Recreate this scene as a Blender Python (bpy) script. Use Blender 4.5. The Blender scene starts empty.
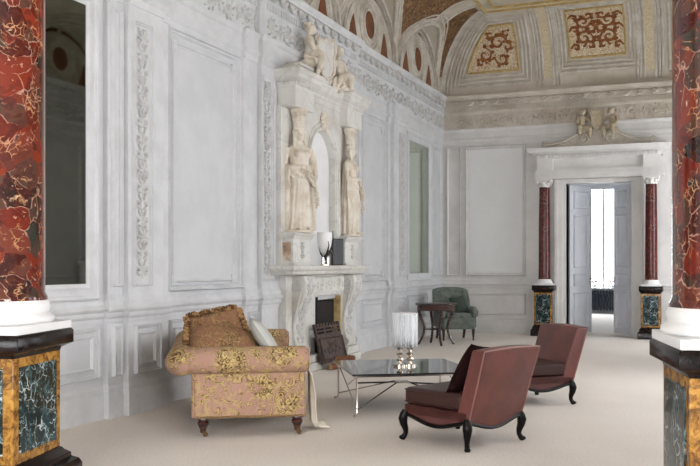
import bpy, bmesh, math, random
from mathutils import Vector, Matrix, Euler
PI = math.pi
R_ = math.radians
random.seed(7)
COL = bpy.context.scene.collection
X0, X1, Y0, Y1 = -4.9, 1.14, -4.0, 17.0      # room shell
AX = -1.88                                    # axis of the room and of the far door
CAMH = 1.35

# ------------------------------------------------------------------ mesh builder
class MB:
    def __init__(s): s.v = []; s.f = []
    def add(s, vs, fs):
        o = len(s.v); s.v += [tuple(p) for p in vs]; s.f += [tuple(i + o for i in f) for f in fs]; return s
    def box(s, x0, x1, y0, y1, z0, z1, M=None):
        vs = [Vector((x, y, z)) for z in (z0, z1) for y in (y0, y1) for x in (x0, x1)]
        if M: vs = [M @ p for p in vs]
        return s.add(vs, [(0, 2, 3, 1), (4, 5, 7, 6), (0, 1, 5, 4), (2, 6, 7, 3), (0, 4, 6, 2), (1, 3, 7, 5)])
    def tube(s, pts, rad, n=8, flat=1.0, up=None, closed=False):
        pts = [Vector(p) for p in pts]; m = len(pts)
        if not hasattr(rad, '__len__'): rad = [rad] * m
        vs = []; prev = None
        for i in range(m):
            if closed: t = pts[(i + 1) % m] - pts[i - 1]
            else: t = pts[min(i + 1, m - 1)] - pts[max(i - 1, 0)]
            t = t.normalized() if t.length > 1e-9 else Vector((0, 0, 1))
            if prev is None:
                a = Vector(up) if up else (Vector((0, 0, 1)) if abs(t.z) < .9 else Vector((1, 0, 0)))
            else: a = prev
            a = (a - t * a.dot(t))
            if a.length < 1e-6: a = t.orthogonal()
            a.normalize(); prev = a; b = t.cross(a)
            for k in range(n):
                q = 2 * PI * k / n
                vs.append(pts[i] + (a * math.cos(q) * flat + b * math.sin(q)) * rad[i])
        fs = []
        for i in range(m if closed else m - 1):
            j = (i + 1) % m
            for k in range(n):
                l = (k + 1) % n
                fs.append((i * n + k, i * n + l, j * n + l, j * n + k))
        if not closed:
            fs.append(tuple(range(n))); fs.append(tuple((m - 1) * n + k for k in range(n)))
        return s.add(vs, fs)
    def lathe(s, prof, n=24, c=(0, 0, 0), M=None, sq=(1, 1)):
        vs = []; fs = []; c = Vector(c)
        for r, z in prof:
            for k in range(n):
                q = 2 * PI * k / n
                p = Vector((r * math.cos(q) * sq[0], r * math.sin(q) * sq[1], z))
                vs.append((M @ p if M else p) + c)
        for i in range(len(prof) - 1):
            for k in range(n):
                l = (k + 1) % n
                fs.append((i * n + k, i * n + l, (i + 1) * n + l, (i + 1) * n + k))
        fs.append(tuple(range(n))); fs.append(tuple((len(prof) - 1) * n + k for k in range(n)))
        return s.add(vs, fs)
    def ell(s, c, r, M=None, nu=10, nv=6):
        if not hasattr(r, '__len__'): r = (r, r, r)
        c = Vector(c); vs = []; fs = []
        for j in range(1, nv):
            b = PI * j / nv
            for i in range(nu):
                a = 2 * PI * i / nu
                p = Vector((r[0] * math.sin(b) * math.cos(a), r[1] * math.sin(b) * math.sin(a), r[2] * math.cos(b)))
                vs.append((M @ p if M else p) + c)
        for z in (r[2], -r[2]):
            p = Vector((0, 0, z)); vs.append((M @ p if M else p) + c)
        t = len(vs) - 2
        for j in range(nv - 2):
            for i in range(nu):
                k = (i + 1) % nu
                fs.append((j * nu + i, (j + 1) * nu + i, (j + 1) * nu + k, j * nu + k))
        for i in range(nu):
            k = (i + 1) % nu
            fs.append((t, i, k)); fs.append((t + 1, (nv - 2) * nu + k, (nv - 2) * nu + i))
        return s.add(vs, fs)
    def prism(s, poly, a, b, fn):
        n = len(poly)
        vs = [fn(u, v, a) for u, v in poly] + [fn(u, v, b) for u, v in poly]
        fs = [tuple(range(n)), tuple(range(2 * n - 1, n - 1, -1))] + [(i, (i + 1) % n, n + (i + 1) % n, n + i) for i in range(n)]
        return s.add(vs, fs)
    def grid(s, fn, nu, nv, wrap=False):
        vs = [fn(i / nu, j / nv) for j in range(nv + 1) for i in range(nu + (0 if wrap else 1))]
        w = nu if wrap else nu + 1; fs = []
        for j in range(nv):
            for i in range(nu):
                k = (i + 1) % w
                fs.append((j * w + i, j * w + k, (j + 1) * w + k, (j + 1) * w + i))
        return s.add(vs, fs)
    def sweep(s, path, prof):
        """closed profile (d out of the wall, z) along a plan path with mitres; the room lies right of the path"""
        P = [Vector((p[0], p[1], 0)) for p in path]; m = len(P); n = len(prof); vs = []
        for i in range(m):
            d0 = (P[i] - P[i - 1]).normalized() if i else None
            d1 = (P[i + 1] - P[i]).normalized() if i < m - 1 else None
            n0 = Vector((d0.y, -d0.x, 0)) if d0 else None
            n1 = Vector((d1.y, -d1.x, 0)) if d1 else None
            if n0 is None: o = n1
            elif n1 is None: o = n0
            else:
                o = n0 + n1
                o = o / max(.2, (1 + n0.dot(n1)))
            for d, z in prof: vs.append(P[i] + o * d + Vector((0, 0, z)))
        fs = [(i * n + k, i * n + (k + 1) % n, (i + 1) * n + (k + 1) % n, (i + 1) * n + k) for i in range(m - 1) for k in range(n)]
        fs += [tuple(range(n)), tuple((m - 1) * n + k for k in range(n))]
        return s.add(vs, fs)
    def xf(s, fn):
        s.v = [tuple(fn(*p)) for p in s.v]; return s
    def build(s, name, mat, parent=None, ang=35, bevel=0, seg=2, remesh=0, sub=0, smooth=True, smo=0):
        me = bpy.data.meshes.new(name)
        me.from_pydata(s.v, [], s.f)
        bm = bmesh.new(); bm.from_mesh(me)
        bmesh.ops.recalc_face_normals(bm, faces=bm.faces[:]); bm.to_mesh(me); bm.free()
        me.materials.append(mat)
        if smooth:
            me.polygons.foreach_set('use_smooth', [True] * len(me.polygons))
            if not remesh: me.set_sharp_from_angle(angle=R_(ang))
        o = bpy.data.objects.new(name, me); COL.objects.link(o)
        if parent: o.parent = parent
        if bevel:
            m = o.modifiers.new('bevel', 'BEVEL'); m.width = bevel; m.segments = seg; m.limit_method = 'ANGLE'; m.angle_limit = R_(40)
            m.harden_normals = False
            me.polygons.foreach_set('use_smooth', [True] * len(me.polygons)); me.set_sharp_from_angle(angle=R_(80))
        if remesh:
            m = o.modifiers.new('remesh', 'REMESH'); m.mode = 'VOXEL'; m.voxel_size = remesh; m.use_smooth_shade = True
            if smo:
                m = o.modifiers.new('smooth', 'SMOOTH'); m.factor = .5; m.iterations = smo
        if sub:
            m = o.modifiers.new('sub', 'SUBSURF'); m.levels = m.render_levels = sub
        return o

def tag(o, label=None, cat=None, group=None, kind=None):
    if label: o['label'] = label
    if cat: o['category'] = cat
    if group: o['group'] = group
    if kind: o['kind'] = kind
    return o
def thing(name, label, cat, loc=(0, 0, 0), rz=0, group=None, kind=None):
    o = bpy.data.objects.new(name, None); COL.objects.link(o); o.empty_display_size = .1
    o.location = loc; o.rotation_euler = (0, 0, rz)
    return tag(o, label, cat, group, kind)
def dup(root, loc, rz, label=None):
    r = root.copy(); COL.objects.link(r); r.location = loc; r.rotation_euler = (0, 0, rz)
    if label: r['label'] = label
    for ch in list(root.children):
        c = ch.copy(); COL.objects.link(c); c.parent = r
        for g in list(ch.children):
            d = g.copy(); COL.objects.link(d); d.parent = c
    return r
Lw = lambda u, v, w: (X0 + w, u, v)          # left wall: u along y, v up, w out into the room
Fw = lambda u, v, w: (u, Y1 - w, v)          # far wall: u along x
Rw = lambda u, v, w: (X1 - w, u, v)          # right wall

# ------------------------------------------------------------------ materials
def mat(name, col=(.8, .8, .8), rough=.5, metal=0., spec=.5, coat=0., trans=0.):
    m = bpy.data.materials.new(name); m.use_nodes = True
    b = m.node_tree.nodes['Principled BSDF']
    b.inputs['Base Color'].default_value = (*col, 1); b.inputs['Roughness'].default_value = rough
    b.inputs['Metallic'].default_value = metal; b.inputs['Specular IOR Level'].default_value = spec
    b.inputs['Coat Weight'].default_value = coat; b.inputs['Coat Roughness'].default_value = .05
    b.inputs['Transmission Weight'].default_value = trans
    return m
class NT:
    def __init__(s, m):
        s.t = m.node_tree; s.n = s.t.nodes; s.b = s.n['Principled BSDF']
        s.co = s.n.new('ShaderNodeTexCoord').outputs['Object']
    def link(s, a, b): s.t.links.new(a, b)
    def _in(s, sock, val):
        if isinstance(val, bpy.types.NodeSocket): s.link(val, sock)
        else: sock.default_value = val
    def noise(s, scale=5, detail=4, rough=.5, dist=0, vec=None, out='Fac'):
        n = s.n.new('ShaderNodeTexNoise'); s._in(n.inputs['Vector'], vec or s.co)
        n.inputs['Scale'].default_value = scale; n.inputs['Detail'].default_value = detail
        n.inputs['Roughness'].default_value = rough; n.inputs['Distortion'].default_value = dist
        return n.outputs[0 if out == 'Fac' else 1]
    def vor(s, scale=5, feat='DISTANCE_TO_EDGE', vec=None, rnd=1):
        n = s.n.new('ShaderNodeTexVoronoi'); n.feature = feat; s._in(n.inputs['Vector'], vec or s.co)
        n.inputs['Scale'].default_value = scale; n.inputs['Randomness'].default_value = rnd
        return n.outputs['Distance']
    def vcol(s, scale, vec):
        n = s.n.new('ShaderNodeTexVoronoi'); s.link(vec, n.inputs['Vector']); n.inputs['Scale'].default_value = scale
        q = s.n.new('ShaderNodeSeparateColor'); s.link(n.outputs['Color'], q.inputs[0]); return q.outputs[0]
    def wave(s, scale, dist, det=2, vec=None, axis='Z', dsc=1.):
        n = s.n.new('ShaderNodeTexWave'); n.bands_direction = axis; s._in(n.inputs['Vector'], vec or s.co)
        n.inputs['Scale'].default_value = scale; n.inputs['Distortion'].default_value = dist; n.inputs['Detail'].default_value = det
        n.inputs['Detail Scale'].default_value = dsc
        return n.outputs['Fac']
    def warp(s, scale, amt, vec=None):
        c = s.noise(scale, 3, vec=vec, out='Color')
        a = s.n.new('ShaderNodeVectorMath'); a.operation = 'MULTIPLY_ADD'
        s.link(c, a.inputs[0]); a.inputs[1].default_value = (amt,) * 3; s._in(a.inputs[2], vec or s.co)
        return a.outputs[0]
    def mapr(s, v, a, b, c=0., d=1., smooth=True):
        n = s.n.new('ShaderNodeMapRange'); s.link(v, n.inputs[0])
        if smooth: n.interpolation_type = 'SMOOTHSTEP'
        for i, q in enumerate((a, b, c, d)): n.inputs[1 + i].default_value = q
        return n.outputs[0]
    def math(s, op, a, b=0.):
        n = s.n.new('ShaderNodeMath'); n.operation = op; s._in(n.inputs[0], a); s._in(n.inputs[1], b); return n.outputs[0]
    def mix(s, f, a, b):
        n = s.n.new('ShaderNodeMix'); n.data_type = 'RGBA'; s._in(n.inputs[0], f)
        for i, q in ((6, a), (7, b)):
            s._in(n.inputs[i], (*q, 1) if isinstance(q, tuple) else q)
        return n.outputs[2]
    def ramp(s, f, *st):
        n = s.n.new('ShaderNodeValToRGB'); s.link(f, n.inputs[0]); e = n.color_ramp.elements
        while len(e) < len(st): e.new(.5)
        for q, (p, c) in zip(e, st): q.position = p; q.color = (*c, 1)
        return n.outputs[0]
    def bump(s, h, strength=.3, dist=.01):
        n = s.n.new('ShaderNodeBump'); s.link(h, n.inputs['Height']); n.inputs['Strength'].default_value = strength; n.inputs['Distance'].default_value = dist
        s.link(n.outputs[0], s.b.inputs['Normal'])
    def color(s, c): s.link(c, s.b.inputs['Base Color'])

def paint(name, a, b, sc=2.5, rough=.6):
    m = mat(name, a, rough, spec=.3); n = NT(m)
    n.color(n.mix(n.mapr(n.noise(sc, 6, .65), .35, .68), a, b))
    n.bump(n.noise(60, 3), .04, .004)
    return m
M = {}
M['wall'] = paint('white wall paint', (.585, .594, .612), (.535, .544, .562))
M['trim'] = paint('white moulding paint', (.615, .622, .637), (.54, .547, .56), 4)
M['relief'] = paint('worn white plaster relief', (.60, .595, .585), (.48, .475, .46), 9, .7)
M['far'] = paint('grey white wall paint', (.65, .635, .615), (.575, .56, .54))
M['farlight'] = paint('pale panel paint', (.72, .72, .71), (.69, .69, .68))
M['plasterold'] = paint('aged tan plaster', (.46, .39, .29), (.33, .27, .19), 9, .75)
M['plasterwarm'] = paint('cream plaster', (.56, .51, .44), (.45, .40, .33), 3, .75)
M['vault'] = paint('cream vault paint', (.54, .49, .41), (.42, .375, .30), 1.6, .75)
M['rib'] = paint('pale rib plaster', (.58, .545, .485), (.43, .385, .315), 5, .7)
M['brown'] = paint('russet painted ground', (.20, .075, .03), (.13, .05, .025), 6, .6)
M['gilt'] = paint('gilded border', (.52, .38, .16), (.36, .25, .09), 12, .5)
M['stone'] = mat('veined white marble', (.7, .68, .64), .4); n = NT(M['stone'])
w = n.warp(2.2, .5)
vein = n.mapr(n.vor(2.6, vec=w), .0, .06, 1, 0)
c = n.mix(n.mapr(n.noise(1.8, 5, .6), .4, .75), (.66, .65, .62), (.50, .47, .42))
n.color(n.mix(n.math('MULTIPLY', vein, .35), c, (.42, .40, .37)))
M['stain'] = mat('stained brown marble', (.5, .35, .25), .35); n = NT(M['stain'])
n.color(n.ramp(n.noise(5, 6, .65, 1.2), (.3, (.24, .13, .08)), (.5, (.48, .36, .26)), (.62, (.66, .58, .48))))
M['statue'] = mat('aged ivory statue marble', (.70, .62, .52), .5); n = NT(M['statue'])
n.color(n.mix(n.mapr(n.noise(6, 5, .6), .38, .7), (.70, .645, .56), (.54, .46, .36)))
M['floor'] = mat('beige wool carpet', (.55, .46, .37), .95, spec=.1); n = NT(M['floor'])
a = n.mix(n.mapr(n.noise(.7, 4, .6), .3, .7), (.79, .735, .68), (.72, .665, .61))
n.color(n.mix(n.mapr(n.noise(55, 3, .7), .35, .7), a, (.66, .605, .55)))
n.bump(n.noise(160, 2), .5, .006)
# red marble
M['red'] = mat('polished red breccia marble', (.2, .03, .02), .05, spec=.5); n = NT(M['red'])
w = n.warp(3.0, .30); w2 = n.warp(12, .06, w)
cell = n.vcol(7.5, w2); cell2 = n.vcol(19, n.warp(20, .04, w))
base = n.ramp(cell, (.0, (.014, .011, .010)), (.20, (.045, .010, .007)), (.38, (.12, .014, .007)), (.66, (.19, .024, .010)), (.84, (.075, .035, .024)), (1., (.022, .030, .024)))
base = n.mix(n.mapr(cell2, .55, .95, 0, .7), base, (.055, .012, .010))
base = n.mix(n.mapr(n.noise(26, 4, .7), .45, .7, 0, .45), base, (.15, .032, .017))
m1 = n.mapr(n.noise(4.6, 5, .7, vec=w), .46, .57)
m2 = n.mapr(n.noise(8, 4, .65), .50, .64)
v1 = n.mapr(n.vor(7.5, vec=w2), .0, .04, 1, 0)
v2 = n.mapr(n.vor(19, vec=n.warp(20, .04, w)), 0, .07, 1, 0)
col = n.mix(n.math('MULTIPLY', n.math('MULTIPLY', v1, m1), .8), base, (.46, .27, .19))
col = n.mix(n.math('MULTIPLY', n.math('MULTIPLY', v2, m2), .9), col, (.50, .27, .13))
blob = n.math('MULTIPLY', n.mapr(n.noise(17, 4, .6, 1.5), .63, .68), m1)
n.color(n.mix(blob, col, (.55, .36, .24)))
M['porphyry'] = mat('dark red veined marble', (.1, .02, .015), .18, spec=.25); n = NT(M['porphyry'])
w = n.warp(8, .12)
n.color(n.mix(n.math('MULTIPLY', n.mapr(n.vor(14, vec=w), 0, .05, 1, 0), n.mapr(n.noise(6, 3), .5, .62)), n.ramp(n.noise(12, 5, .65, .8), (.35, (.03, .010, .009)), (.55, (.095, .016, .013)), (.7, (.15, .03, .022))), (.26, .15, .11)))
M['green'] = mat('green serpentine marble', (.02, .06, .06), .12, spec=.3); n = NT(M['green'])
w = n.warp(8, .14); w2 = n.warp(26, .035, w)
base = n.ramp(n.noise(11, 6, .72, .6), (.40, (.003, .006, .006)), (.53, (.008, .026, .028)), (.63, (.035, .080, .086)), (.75, (.085, .15, .155)))
v1 = n.mapr(n.vor(12, vec=w2), 0, .05, 1, 0); v2 = n.mapr(n.vor(30, vec=w2), 0, .09, 1, 0)
m1 = n.mapr(n.noise(7, 4, .65), .44, .58); m2 = n.mapr(n.noise(13, 4, .65), .48, .62)
c = n.mix(n.math('MULTIPLY', n.math('MULTIPLY', v2, m2), .8), base, (.26, .36, .37))
n.color(n.mix(n.math('MULTIPLY', v1, m1), c, (.50, .56, .55)))
M['siena'] = mat('yellow siena marble', (.5, .25, .04), .16, spec=.3); n = NT(M['siena'])
base = n.ramp(n.noise(16, 7, .75, .8), (.34, (.035, .013, .006)), (.45, (.16, .07, .014)), (.56, (.38, .19, .035)), (.68, (.46, .26, .06)), (.8, (.24, .11, .02)))
n.color(base)
M['black'] = mat('black brown marble', (.02, .015, .014), .2, spec=.18); n = NT(M['black'])
n.color(n.ramp(n.noise(16, 6, .72, .6), (.4, (.004, .003, .003)), (.6, (.016, .009, .008)), (.72, (.075, .042, .035))))
M['basewhite'] = paint('smooth white column base', (.76, .76, .76), (.70, .70, .70))
M['mirror'] = mat('dim old mirror glass', (.26, .27, .235), .03, 1.)
M['greenmirror'] = mat('greenish mirror glass', (.62, .72, .62), .04, 1.)
M['greymirror'] = mat('grey mirror glass', (.45, .45, .45), .08, 1.)
M['leather'] = mat('oxblood brown leather', (.13, .04, .034), .4, spec=.5); n = NT(M['leather'])
n.color(n.mix(n.mapr(n.noise(5, 4, .6), .35, .7), (.145, .042, .034), (.095, .030, .026)))
n.bump(n.vor(170, 'F1'), .12, .002)
M['ebony'] = mat('black lacquered wood', (.004, .003, .003), .3, spec=.18)
M['darkwood'] = mat('dark mahogany', (.06, .018, .012), .25, coat=.3); n = NT(M['darkwood'])
n.color(n.ramp(n.wave(6, 4, 3, axis='Z'), (.2, (.022, .007, .006)), (.8, (.06, .017, .011))))
M['leatherdark'] = mat('dark brown seat leather', (.042, .016, .014), .38, spec=.35); n = NT(M['leatherdark']); n.bump(n.vor(170, 'F1'), .12, .002)
M['piping'] = mat('worn leather piping', (.26, .12, .10), .4)
M['velvet'] = mat('black brown velvet', (.016, .006, .006), .9, spec=.03)
M['greenv'] = mat('sage green velvet', (.075, .12, .095), .8, spec=.2); n = NT(M['greenv'])
n.color(n.mix(n.mapr(n.noise(12, 4), .35, .7), (.135, .155, .13), (.09, .105, .088)))
M['greenv'].node_tree.nodes['Principled BSDF'].inputs['Sheen Weight'].default_value = .2
M['greend'] = mat('dark moss velvet', (.045, .062, .05), .85, spec=.2)
M['brass'] = mat('aged brass', (.42, .29, .15), .3, 1.)
M['darkbrass'] = mat('tarnished dark brass', (.16, .10, .05), .35, 1.)
M['chrome'] = mat('polished nickel', (.62, .58, .54), .14, 1.)
M['glasstop'] = mat('dark smoked glass', (.018, .022, .022), .045, coat=.3)
M['glass'] = mat('clear crystal glass', (1, 1, 1), .03, trans=1.)
t_ = M['glass'].node_tree; mx = t_.nodes.new('ShaderNodeMixShader'); tr = t_.nodes.new('ShaderNodeBsdfTransparent')
b_ = t_.nodes['Principled BSDF']; b_.inputs['Transmission Weight'].default_value = 0; b_.inputs['Base Color'].default_value = (.9, .91, .92, 1); b_.inputs['Roughness'].default_value = .03
lw_ = t_.nodes.new('ShaderNodeFresnel'); lw_.inputs['IOR'].default_value = 1.5; ad_ = t_.nodes.new('ShaderNodeMath'); ad_.operation = 'ADD'; ad_.inputs[1].default_value = .05
t_.links.new(lw_.outputs[0], ad_.inputs[0]); t_.links.new(ad_.outputs[0], mx.inputs[0]); t_.links.new(tr.outputs[0], mx.inputs[1]); t_.links.new(b_.outputs[0], mx.inputs[2])
t_.links.new(mx.outputs[0], t_.nodes['Material Output'].inputs['Surface'])
M['silver'] = mat('silvered candle stem', (.75, .68, .60), .18, 1.)
M['iron'] = mat('rusty cast iron', (.05, .032, .028), .55, spec=.4); n = NT(M['iron'])
n.color(n.mix(n.mapr(n.noise(18, 5, .65), .4, .7), (.04, .028, .026), (.11, .06, .045)))
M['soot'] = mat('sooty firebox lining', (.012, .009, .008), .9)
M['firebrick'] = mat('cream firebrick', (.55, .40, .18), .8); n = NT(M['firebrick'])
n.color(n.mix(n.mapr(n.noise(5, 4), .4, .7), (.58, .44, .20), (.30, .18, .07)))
M['logbark'] = mat('log bark', (.17, .065, .03), .85); n = NT(M['logbark']); n.bump(n.noise(40, 4), .6, .01)
M['logcut'] = mat('fresh cut log', (.50, .33, .16), .8)
M['blackmetal'] = mat('black branch metal', (.01, .009, .008), .35)
M['shade'] = mat('frosted white glass', (.82, .82, .82), .35)
M['throw'] = mat('cream wool throw', (.68, .62, .52), .9, spec=.1); n = NT(M['throw']); n.bump(n.noise(90, 2), .5, .004)
M['linen'] = mat('pale grey linen', (.44, .44, .41), .9, spec=.1); n = NT(M['linen']); n.bump(n.noise(140, 2), .3, .003)
M['fringe'] = mat('tan brown fringe', (.22, .12, .055), .9, spec=.1); n = NT(M['fringe'])
n.color(n.mix(n.mapr(n.noise(30, 3), .4, .62), (.34, .20, .09), (.09, .045, .022)))
M['radiator'] = mat('navy enamel', (.02, .026, .045), .35)
M['doorpaint'] = paint('pale blue white door paint', (.68, .70, .75), (.62, .64, .69))
M['leaf'] = mat('green leaf', (.05, .12, .04), .6)
M['petal'] = mat('pink petal', (.55, .12, .14), .6)
def emis(name, col, st):
    m = mat(name, (.8, .8, .8), .3); b = m.node_tree.nodes['Principled BSDF']
    b.inputs['Emission Color'].default_value = (*col, 1); b.inputs['Emission Strength'].default_value = st; return m
M['daylight'] = emis('daylit window glass', (.95, .975, 1.0), 4.5)
M['daylight5'] = emis('dim daylit window glass', (.95, .975, 1.0), 2.5)
M['daylight4'] = emis('brightest daylit window glass', (.95, .975, 1.0), 11.5)
M['nearfill'] = emis('added fill light pane', (.97, .98, 1.0), 19.0)  # for the unseen panes added around the camera to brighten the hall
M['daylight2'] = emis('bright daylit window glass', (.90, .95, 1.0), 14.0)

def fabric(name, ground, gold, dark, sc=1.):
    m = mat(name, ground, .85, spec=.15); n = NT(m)
    w = n.warp(7 * sc, .09)
    w2 = n.warp(18 * sc, .05, w)
    bouquet = n.mapr(n.vor(3.6 * sc, 'F1', vec=n.warp(9 * sc, .07), rnd=.75), .36, .52, 1, 0)      # clusters of blooms
    bl = n.vor(24 * sc, 'F1', vec=w2)
    petals = n.mapr(n.math('SINE', n.math('MULTIPLY', bl, 15.)), -.5, .3)
    edge = n.mapr(n.vor(24 * sc, vec=w2), .02, .11, 1, 0)
    cn = n.math('ABSOLUTE', n.math('SUBTRACT', n.noise(9 * sc, 1., .4, 1.2, vec=w), .5))
    scroll = n.mapr(cn, .014, .032, 1, 0); shade = n.mapr(cn, .03, .055, 1, 0)
    lf = n.mapr(n.noise(19 * sc, 2, .5, .8, vec=w), .56, .60)
    g0 = n.mix(n.mapr(n.noise(2, 3), .35, .65), ground, tuple(q * .86 for q in ground))
    c = n.mix(n.math('MULTIPLY', shade, .8), g0, dark)
    c = n.mix(scroll, c, gold)
    c = n.mix(n.math('MULTIPLY', lf, .8), c, gold)
    bloom = n.ramp(n.math('ADD', n.math('MULTIPLY', petals, .5), n.math('MULTIPLY', n.vcol(24 * sc, w2), .5)), (.12, dark), (.4, tuple(.6 * q for q in gold)), (.62, gold), (.9, tuple(min(1, 1.25 * q) for q in gold)))
    c = n.mix(n.math('MULTIPLY', bouquet, n.mapr(n.noise(15 * sc, 3, .6), .36, .5)), c, bloom)
    c = n.mix(n.math('MULTIPLY', n.math('MULTIPLY', edge, bouquet), .45), c, dark)
    n.color(c); n.bump(n.noise(170, 2), .25, .003)
    return m
M['floral'] = fabric('pink gold floral brocade', (.37, .22, .165), (.41, .30, .13), (.085, .045, .018))
M['cush'] = fabric('brown gold floral brocade', (.26, .125, .075), (.33, .21, .095), (.075, .038, .018), 1.5)
def painted(name, bg, fg, alt, sc):
    m = mat(name, bg, .6); n = NT(m); w = n.warp(5, .2)
    a = n.mapr(n.math('ABSOLUTE', n.math('SUBTRACT', n.noise(sc, 2, .5, 1.8, vec=w), .5)), .015, .05, 1, 0)
    b = n.mapr(n.noise(sc * 1.4, 3, .5, 1.), .56, .62)
    n.color(n.mix(b, n.mix(a, bg, fg), alt)); return m
M['spandrel'] = painted('brown gold arabesque', (.085, .034, .014), (.34, .21, .075), (.17, .07, .025), 8)
M['arab'] = painted('gold ground arabesque', (.56, .49, .35), (.44, .34, .18), (.50, .40, .24), 12)
M['scrollred'] = paint('red brown painted scroll', (.17, .045, .016), (.28, .12, .03), 14, .6)
M['panelcream'] = painted('cream field with brown arabesque', (.60, .52, .37), (.26, .11, .04), (.48, .36, .20), 13)

# ------------------------------------------------------------------ ornament helpers (flat u,v,w space)
def leaf(b, u, v, ang, ln, wd, w0=0, th=.012):
    Mt = Matrix.Rotation(ang, 3, 'Z')
    b.ell((u + math.cos(ang) * ln * .5, v + math.sin(ang) * ln * .5, w0), (ln * .5, wd * .5, th), Mt, 6, 4)
def spiral(b, u, v, r, turns, a0, sgn=1, rad=.01, w0=0, n=16, r1=.15):
    pts = []
    for i in range(n + 1):
        t = i / n; a = a0 + sgn * turns * 2 * PI * t; q = r * (1 - t * (1 - r1))
        pts.append((u + q * math.cos(a), v + q * math.sin(a), w0))
    b.tube(pts, [rad * (1 - .4 * i / n) for i in range(n + 1)], 5, up=(0, 0, 1))
def vine(W, H, step=.2, th=.012):
    """upright arabesque W wide and H high, centred on u=0, v from 0"""
    b = MB(); n = int(H / step); st = H / n; rr = W * .045
    b.tube([(W * .1 * math.sin(i * 1.3), H * i / (n * 3), 0) for i in range(n * 3 + 1)], rr, 5, up=(0, 0, 1))
    for k in range(n):
        v = (k + .5) * st
        if k % 4 == 2:
            b.ell((0, v, 0), (W * .28, st * .42, th), None, 8, 4)
            for q in range(8): leaf(b, 0, v, q * PI / 4, W * .42, W * .16, th * .6, th)
        for s in (-1, 1):
            spiral(b, s * W * .26, v, W * .20, 1.1, -PI / 2 if s > 0 else -PI / 2, s, rr, 0, 10)
            leaf(b, s * W * .06, v - st * .35, PI / 2 - s * 1.1, W * .42, W * .15, 0, th)
            leaf(b, s * W * .10, v + st * .2, PI / 2 - s * .5, W * .36, W * .13, 0, th)
            b.ell((s * W * .26, v, th * .3), (W * .07, W * .07, th), None, 6, 4)
    return b
def rinceau(L, H, unit=.62, th=.018):
    b = MB(); n = max(1, round(L / unit)); un = L / n
    for k in range(n):
        u = (k + .5) * un; s = 1 if k % 2 else -1; v = H * .5
        spiral(b, u, v, H * .40, 1.5, PI, s, H * .055, 0, 18)
        b.ell((u, v, .3 * th), (H * .13, H * .13, th), None, 7, 4)
        for q in range(9):
            a = q * 2 * PI / 9
            leaf(b, u + H * .38 * math.cos(a), v + H * .38 * math.sin(a), a + s * .9, H * .24, H * .10, 0, th * .8)
        for q in range(3):
            leaf(b, u + un * .5, v, PI / 2 * (q - 1) * 1.1 + (0 if s > 0 else PI), H * .36, H * .13, 0, th)
    return b
def moved(b, du, dv, dw, fn):
    return b.xf(lambda u, v, w: fn(u + du, v + dv, w + dw))
def frame(b, u0, u1, v0, v1, wd, prof, fn):
    """picture frame moulding; prof = list of (t in 0..1 from the outer edge in, height)"""
    n = len(prof); vs = []
    for (cu, cv, su, sv) in ((u0, v0, 1, 1), (u1, v0, -1, 1), (u1, v1, -1, -1), (u0, v1, 1, -1)):
        for t, h in prof: vs.append(fn(cu + su * t * wd, cv + sv * t * wd, h))
    fs = [(i * n + k, i * n + (k + 1) % n, ((i + 1) % 4) * n + (k + 1) % n, ((i + 1) % 4) * n + k) for i in range(4) for k in range(n)]
    b.add(vs, fs); return b
OG = [(0, -.002), (0, .02), (.18, .03), (.35, .028), (.45, .014), (.7, .012), (.85, .004), (1, -.002)]
def og(s=1.):
    s *= 1.5
    return [(t, h * s if h > 0 else h) for t, h in OG]

# ------------------------------------------------------------------ room shell
S = lambda name, b, m, parent=None, label=None, cat=None, **k: tag(b.build(name, m, parent, **k), label, cat, None, None if parent else 'structure')
fl = S('floor', MB().box(-6.2, 3.2, Y0, Y1 + .0, -.1, 0), M['floor'], None, 'wide beige carpet covering the whole floor of the hall', 'floor')
wl = S('wall_left', MB().box(X0 - .3, X0, Y0, Y1 + .3, 0, 4.8), M['wall'], None, 'long white panelled wall on the left behind sofa and fireplace', 'wall')
# pilaster planes, symmetric about the fireplace
YC = 10.6
def mir(a, b): return (2 * YC - b, 2 * YC - a)
segs = [(6.33, 6.54, .05), (6.54, 7.09, .11), (7.09, 7.26, .05), (8.78, 9.1, .05), (9.1, 2 * YC - 9.1, .10), (*mir(8.78, 9.1), .05), (13.62, 13.74, .05), (13.74, 14.36, .11), (14.36, 14.6, .05)]
path = [(X0, Y0)]
for (a, b_, w) in segs:
    if path[-1][1] != a or path[-1][0] != X0:
        pass
    if abs(path[-1][1] - a) < 1e-6 and len(path) > 1:
        path[-1] = (path[-1][0], a)
    else: path.append((X0, a))
    path.append((X0 + w, a)); path.append((X0 + w, b_)); path.append((X0, b_))
# clean: merge steps that touch
cl = []
for p in path:
    if cl and abs(cl[-1][0] - p[0]) < 1e-6 and abs(cl[-1][1] - p[1]) < 1e-6: continue
    cl.append(p)
path = []
for i, p in enumerate(cl):
    if 0 < i < len(cl) - 1:
        a, c = cl[i - 1], cl[i + 1]
        if abs(a[1] - p[1]) < 1e-6 and abs(c[1] - p[1]) < 1e-6: continue
    path.append(p)
path.append((X0, Y1))
pil = []
for (a, b_, w) in segs:
    if w > .09: pil.append(MB().box(X0 - .02, X0 + w, a, b_, .0, 4.05).build('pilaster', M['trim'], wl))
    else: MB().box(X0 - .02, X0 + w, a, b_, .0, 4.0).build('pilaster_side', M['trim'], wl)
BASE = [(-.02, 0), (.035, 0), (.035, .2), (.028, .22), (.02, .225), (.02, .26), (.012, .27), (.006, .29), (-.02, .29)]
RAIL = [(-.02, .83), (.006, .83), (.012, .85), (.012, .87), (.03, .885), (.035, .90), (.035, .925), (.055, .94), (.06, .955), (.055, .97), (.035, .985), (.03, 1.0), (.03, 1.03), (.015, 1.05), (.008, 1.08), (-.02, 1.08)]
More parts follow.
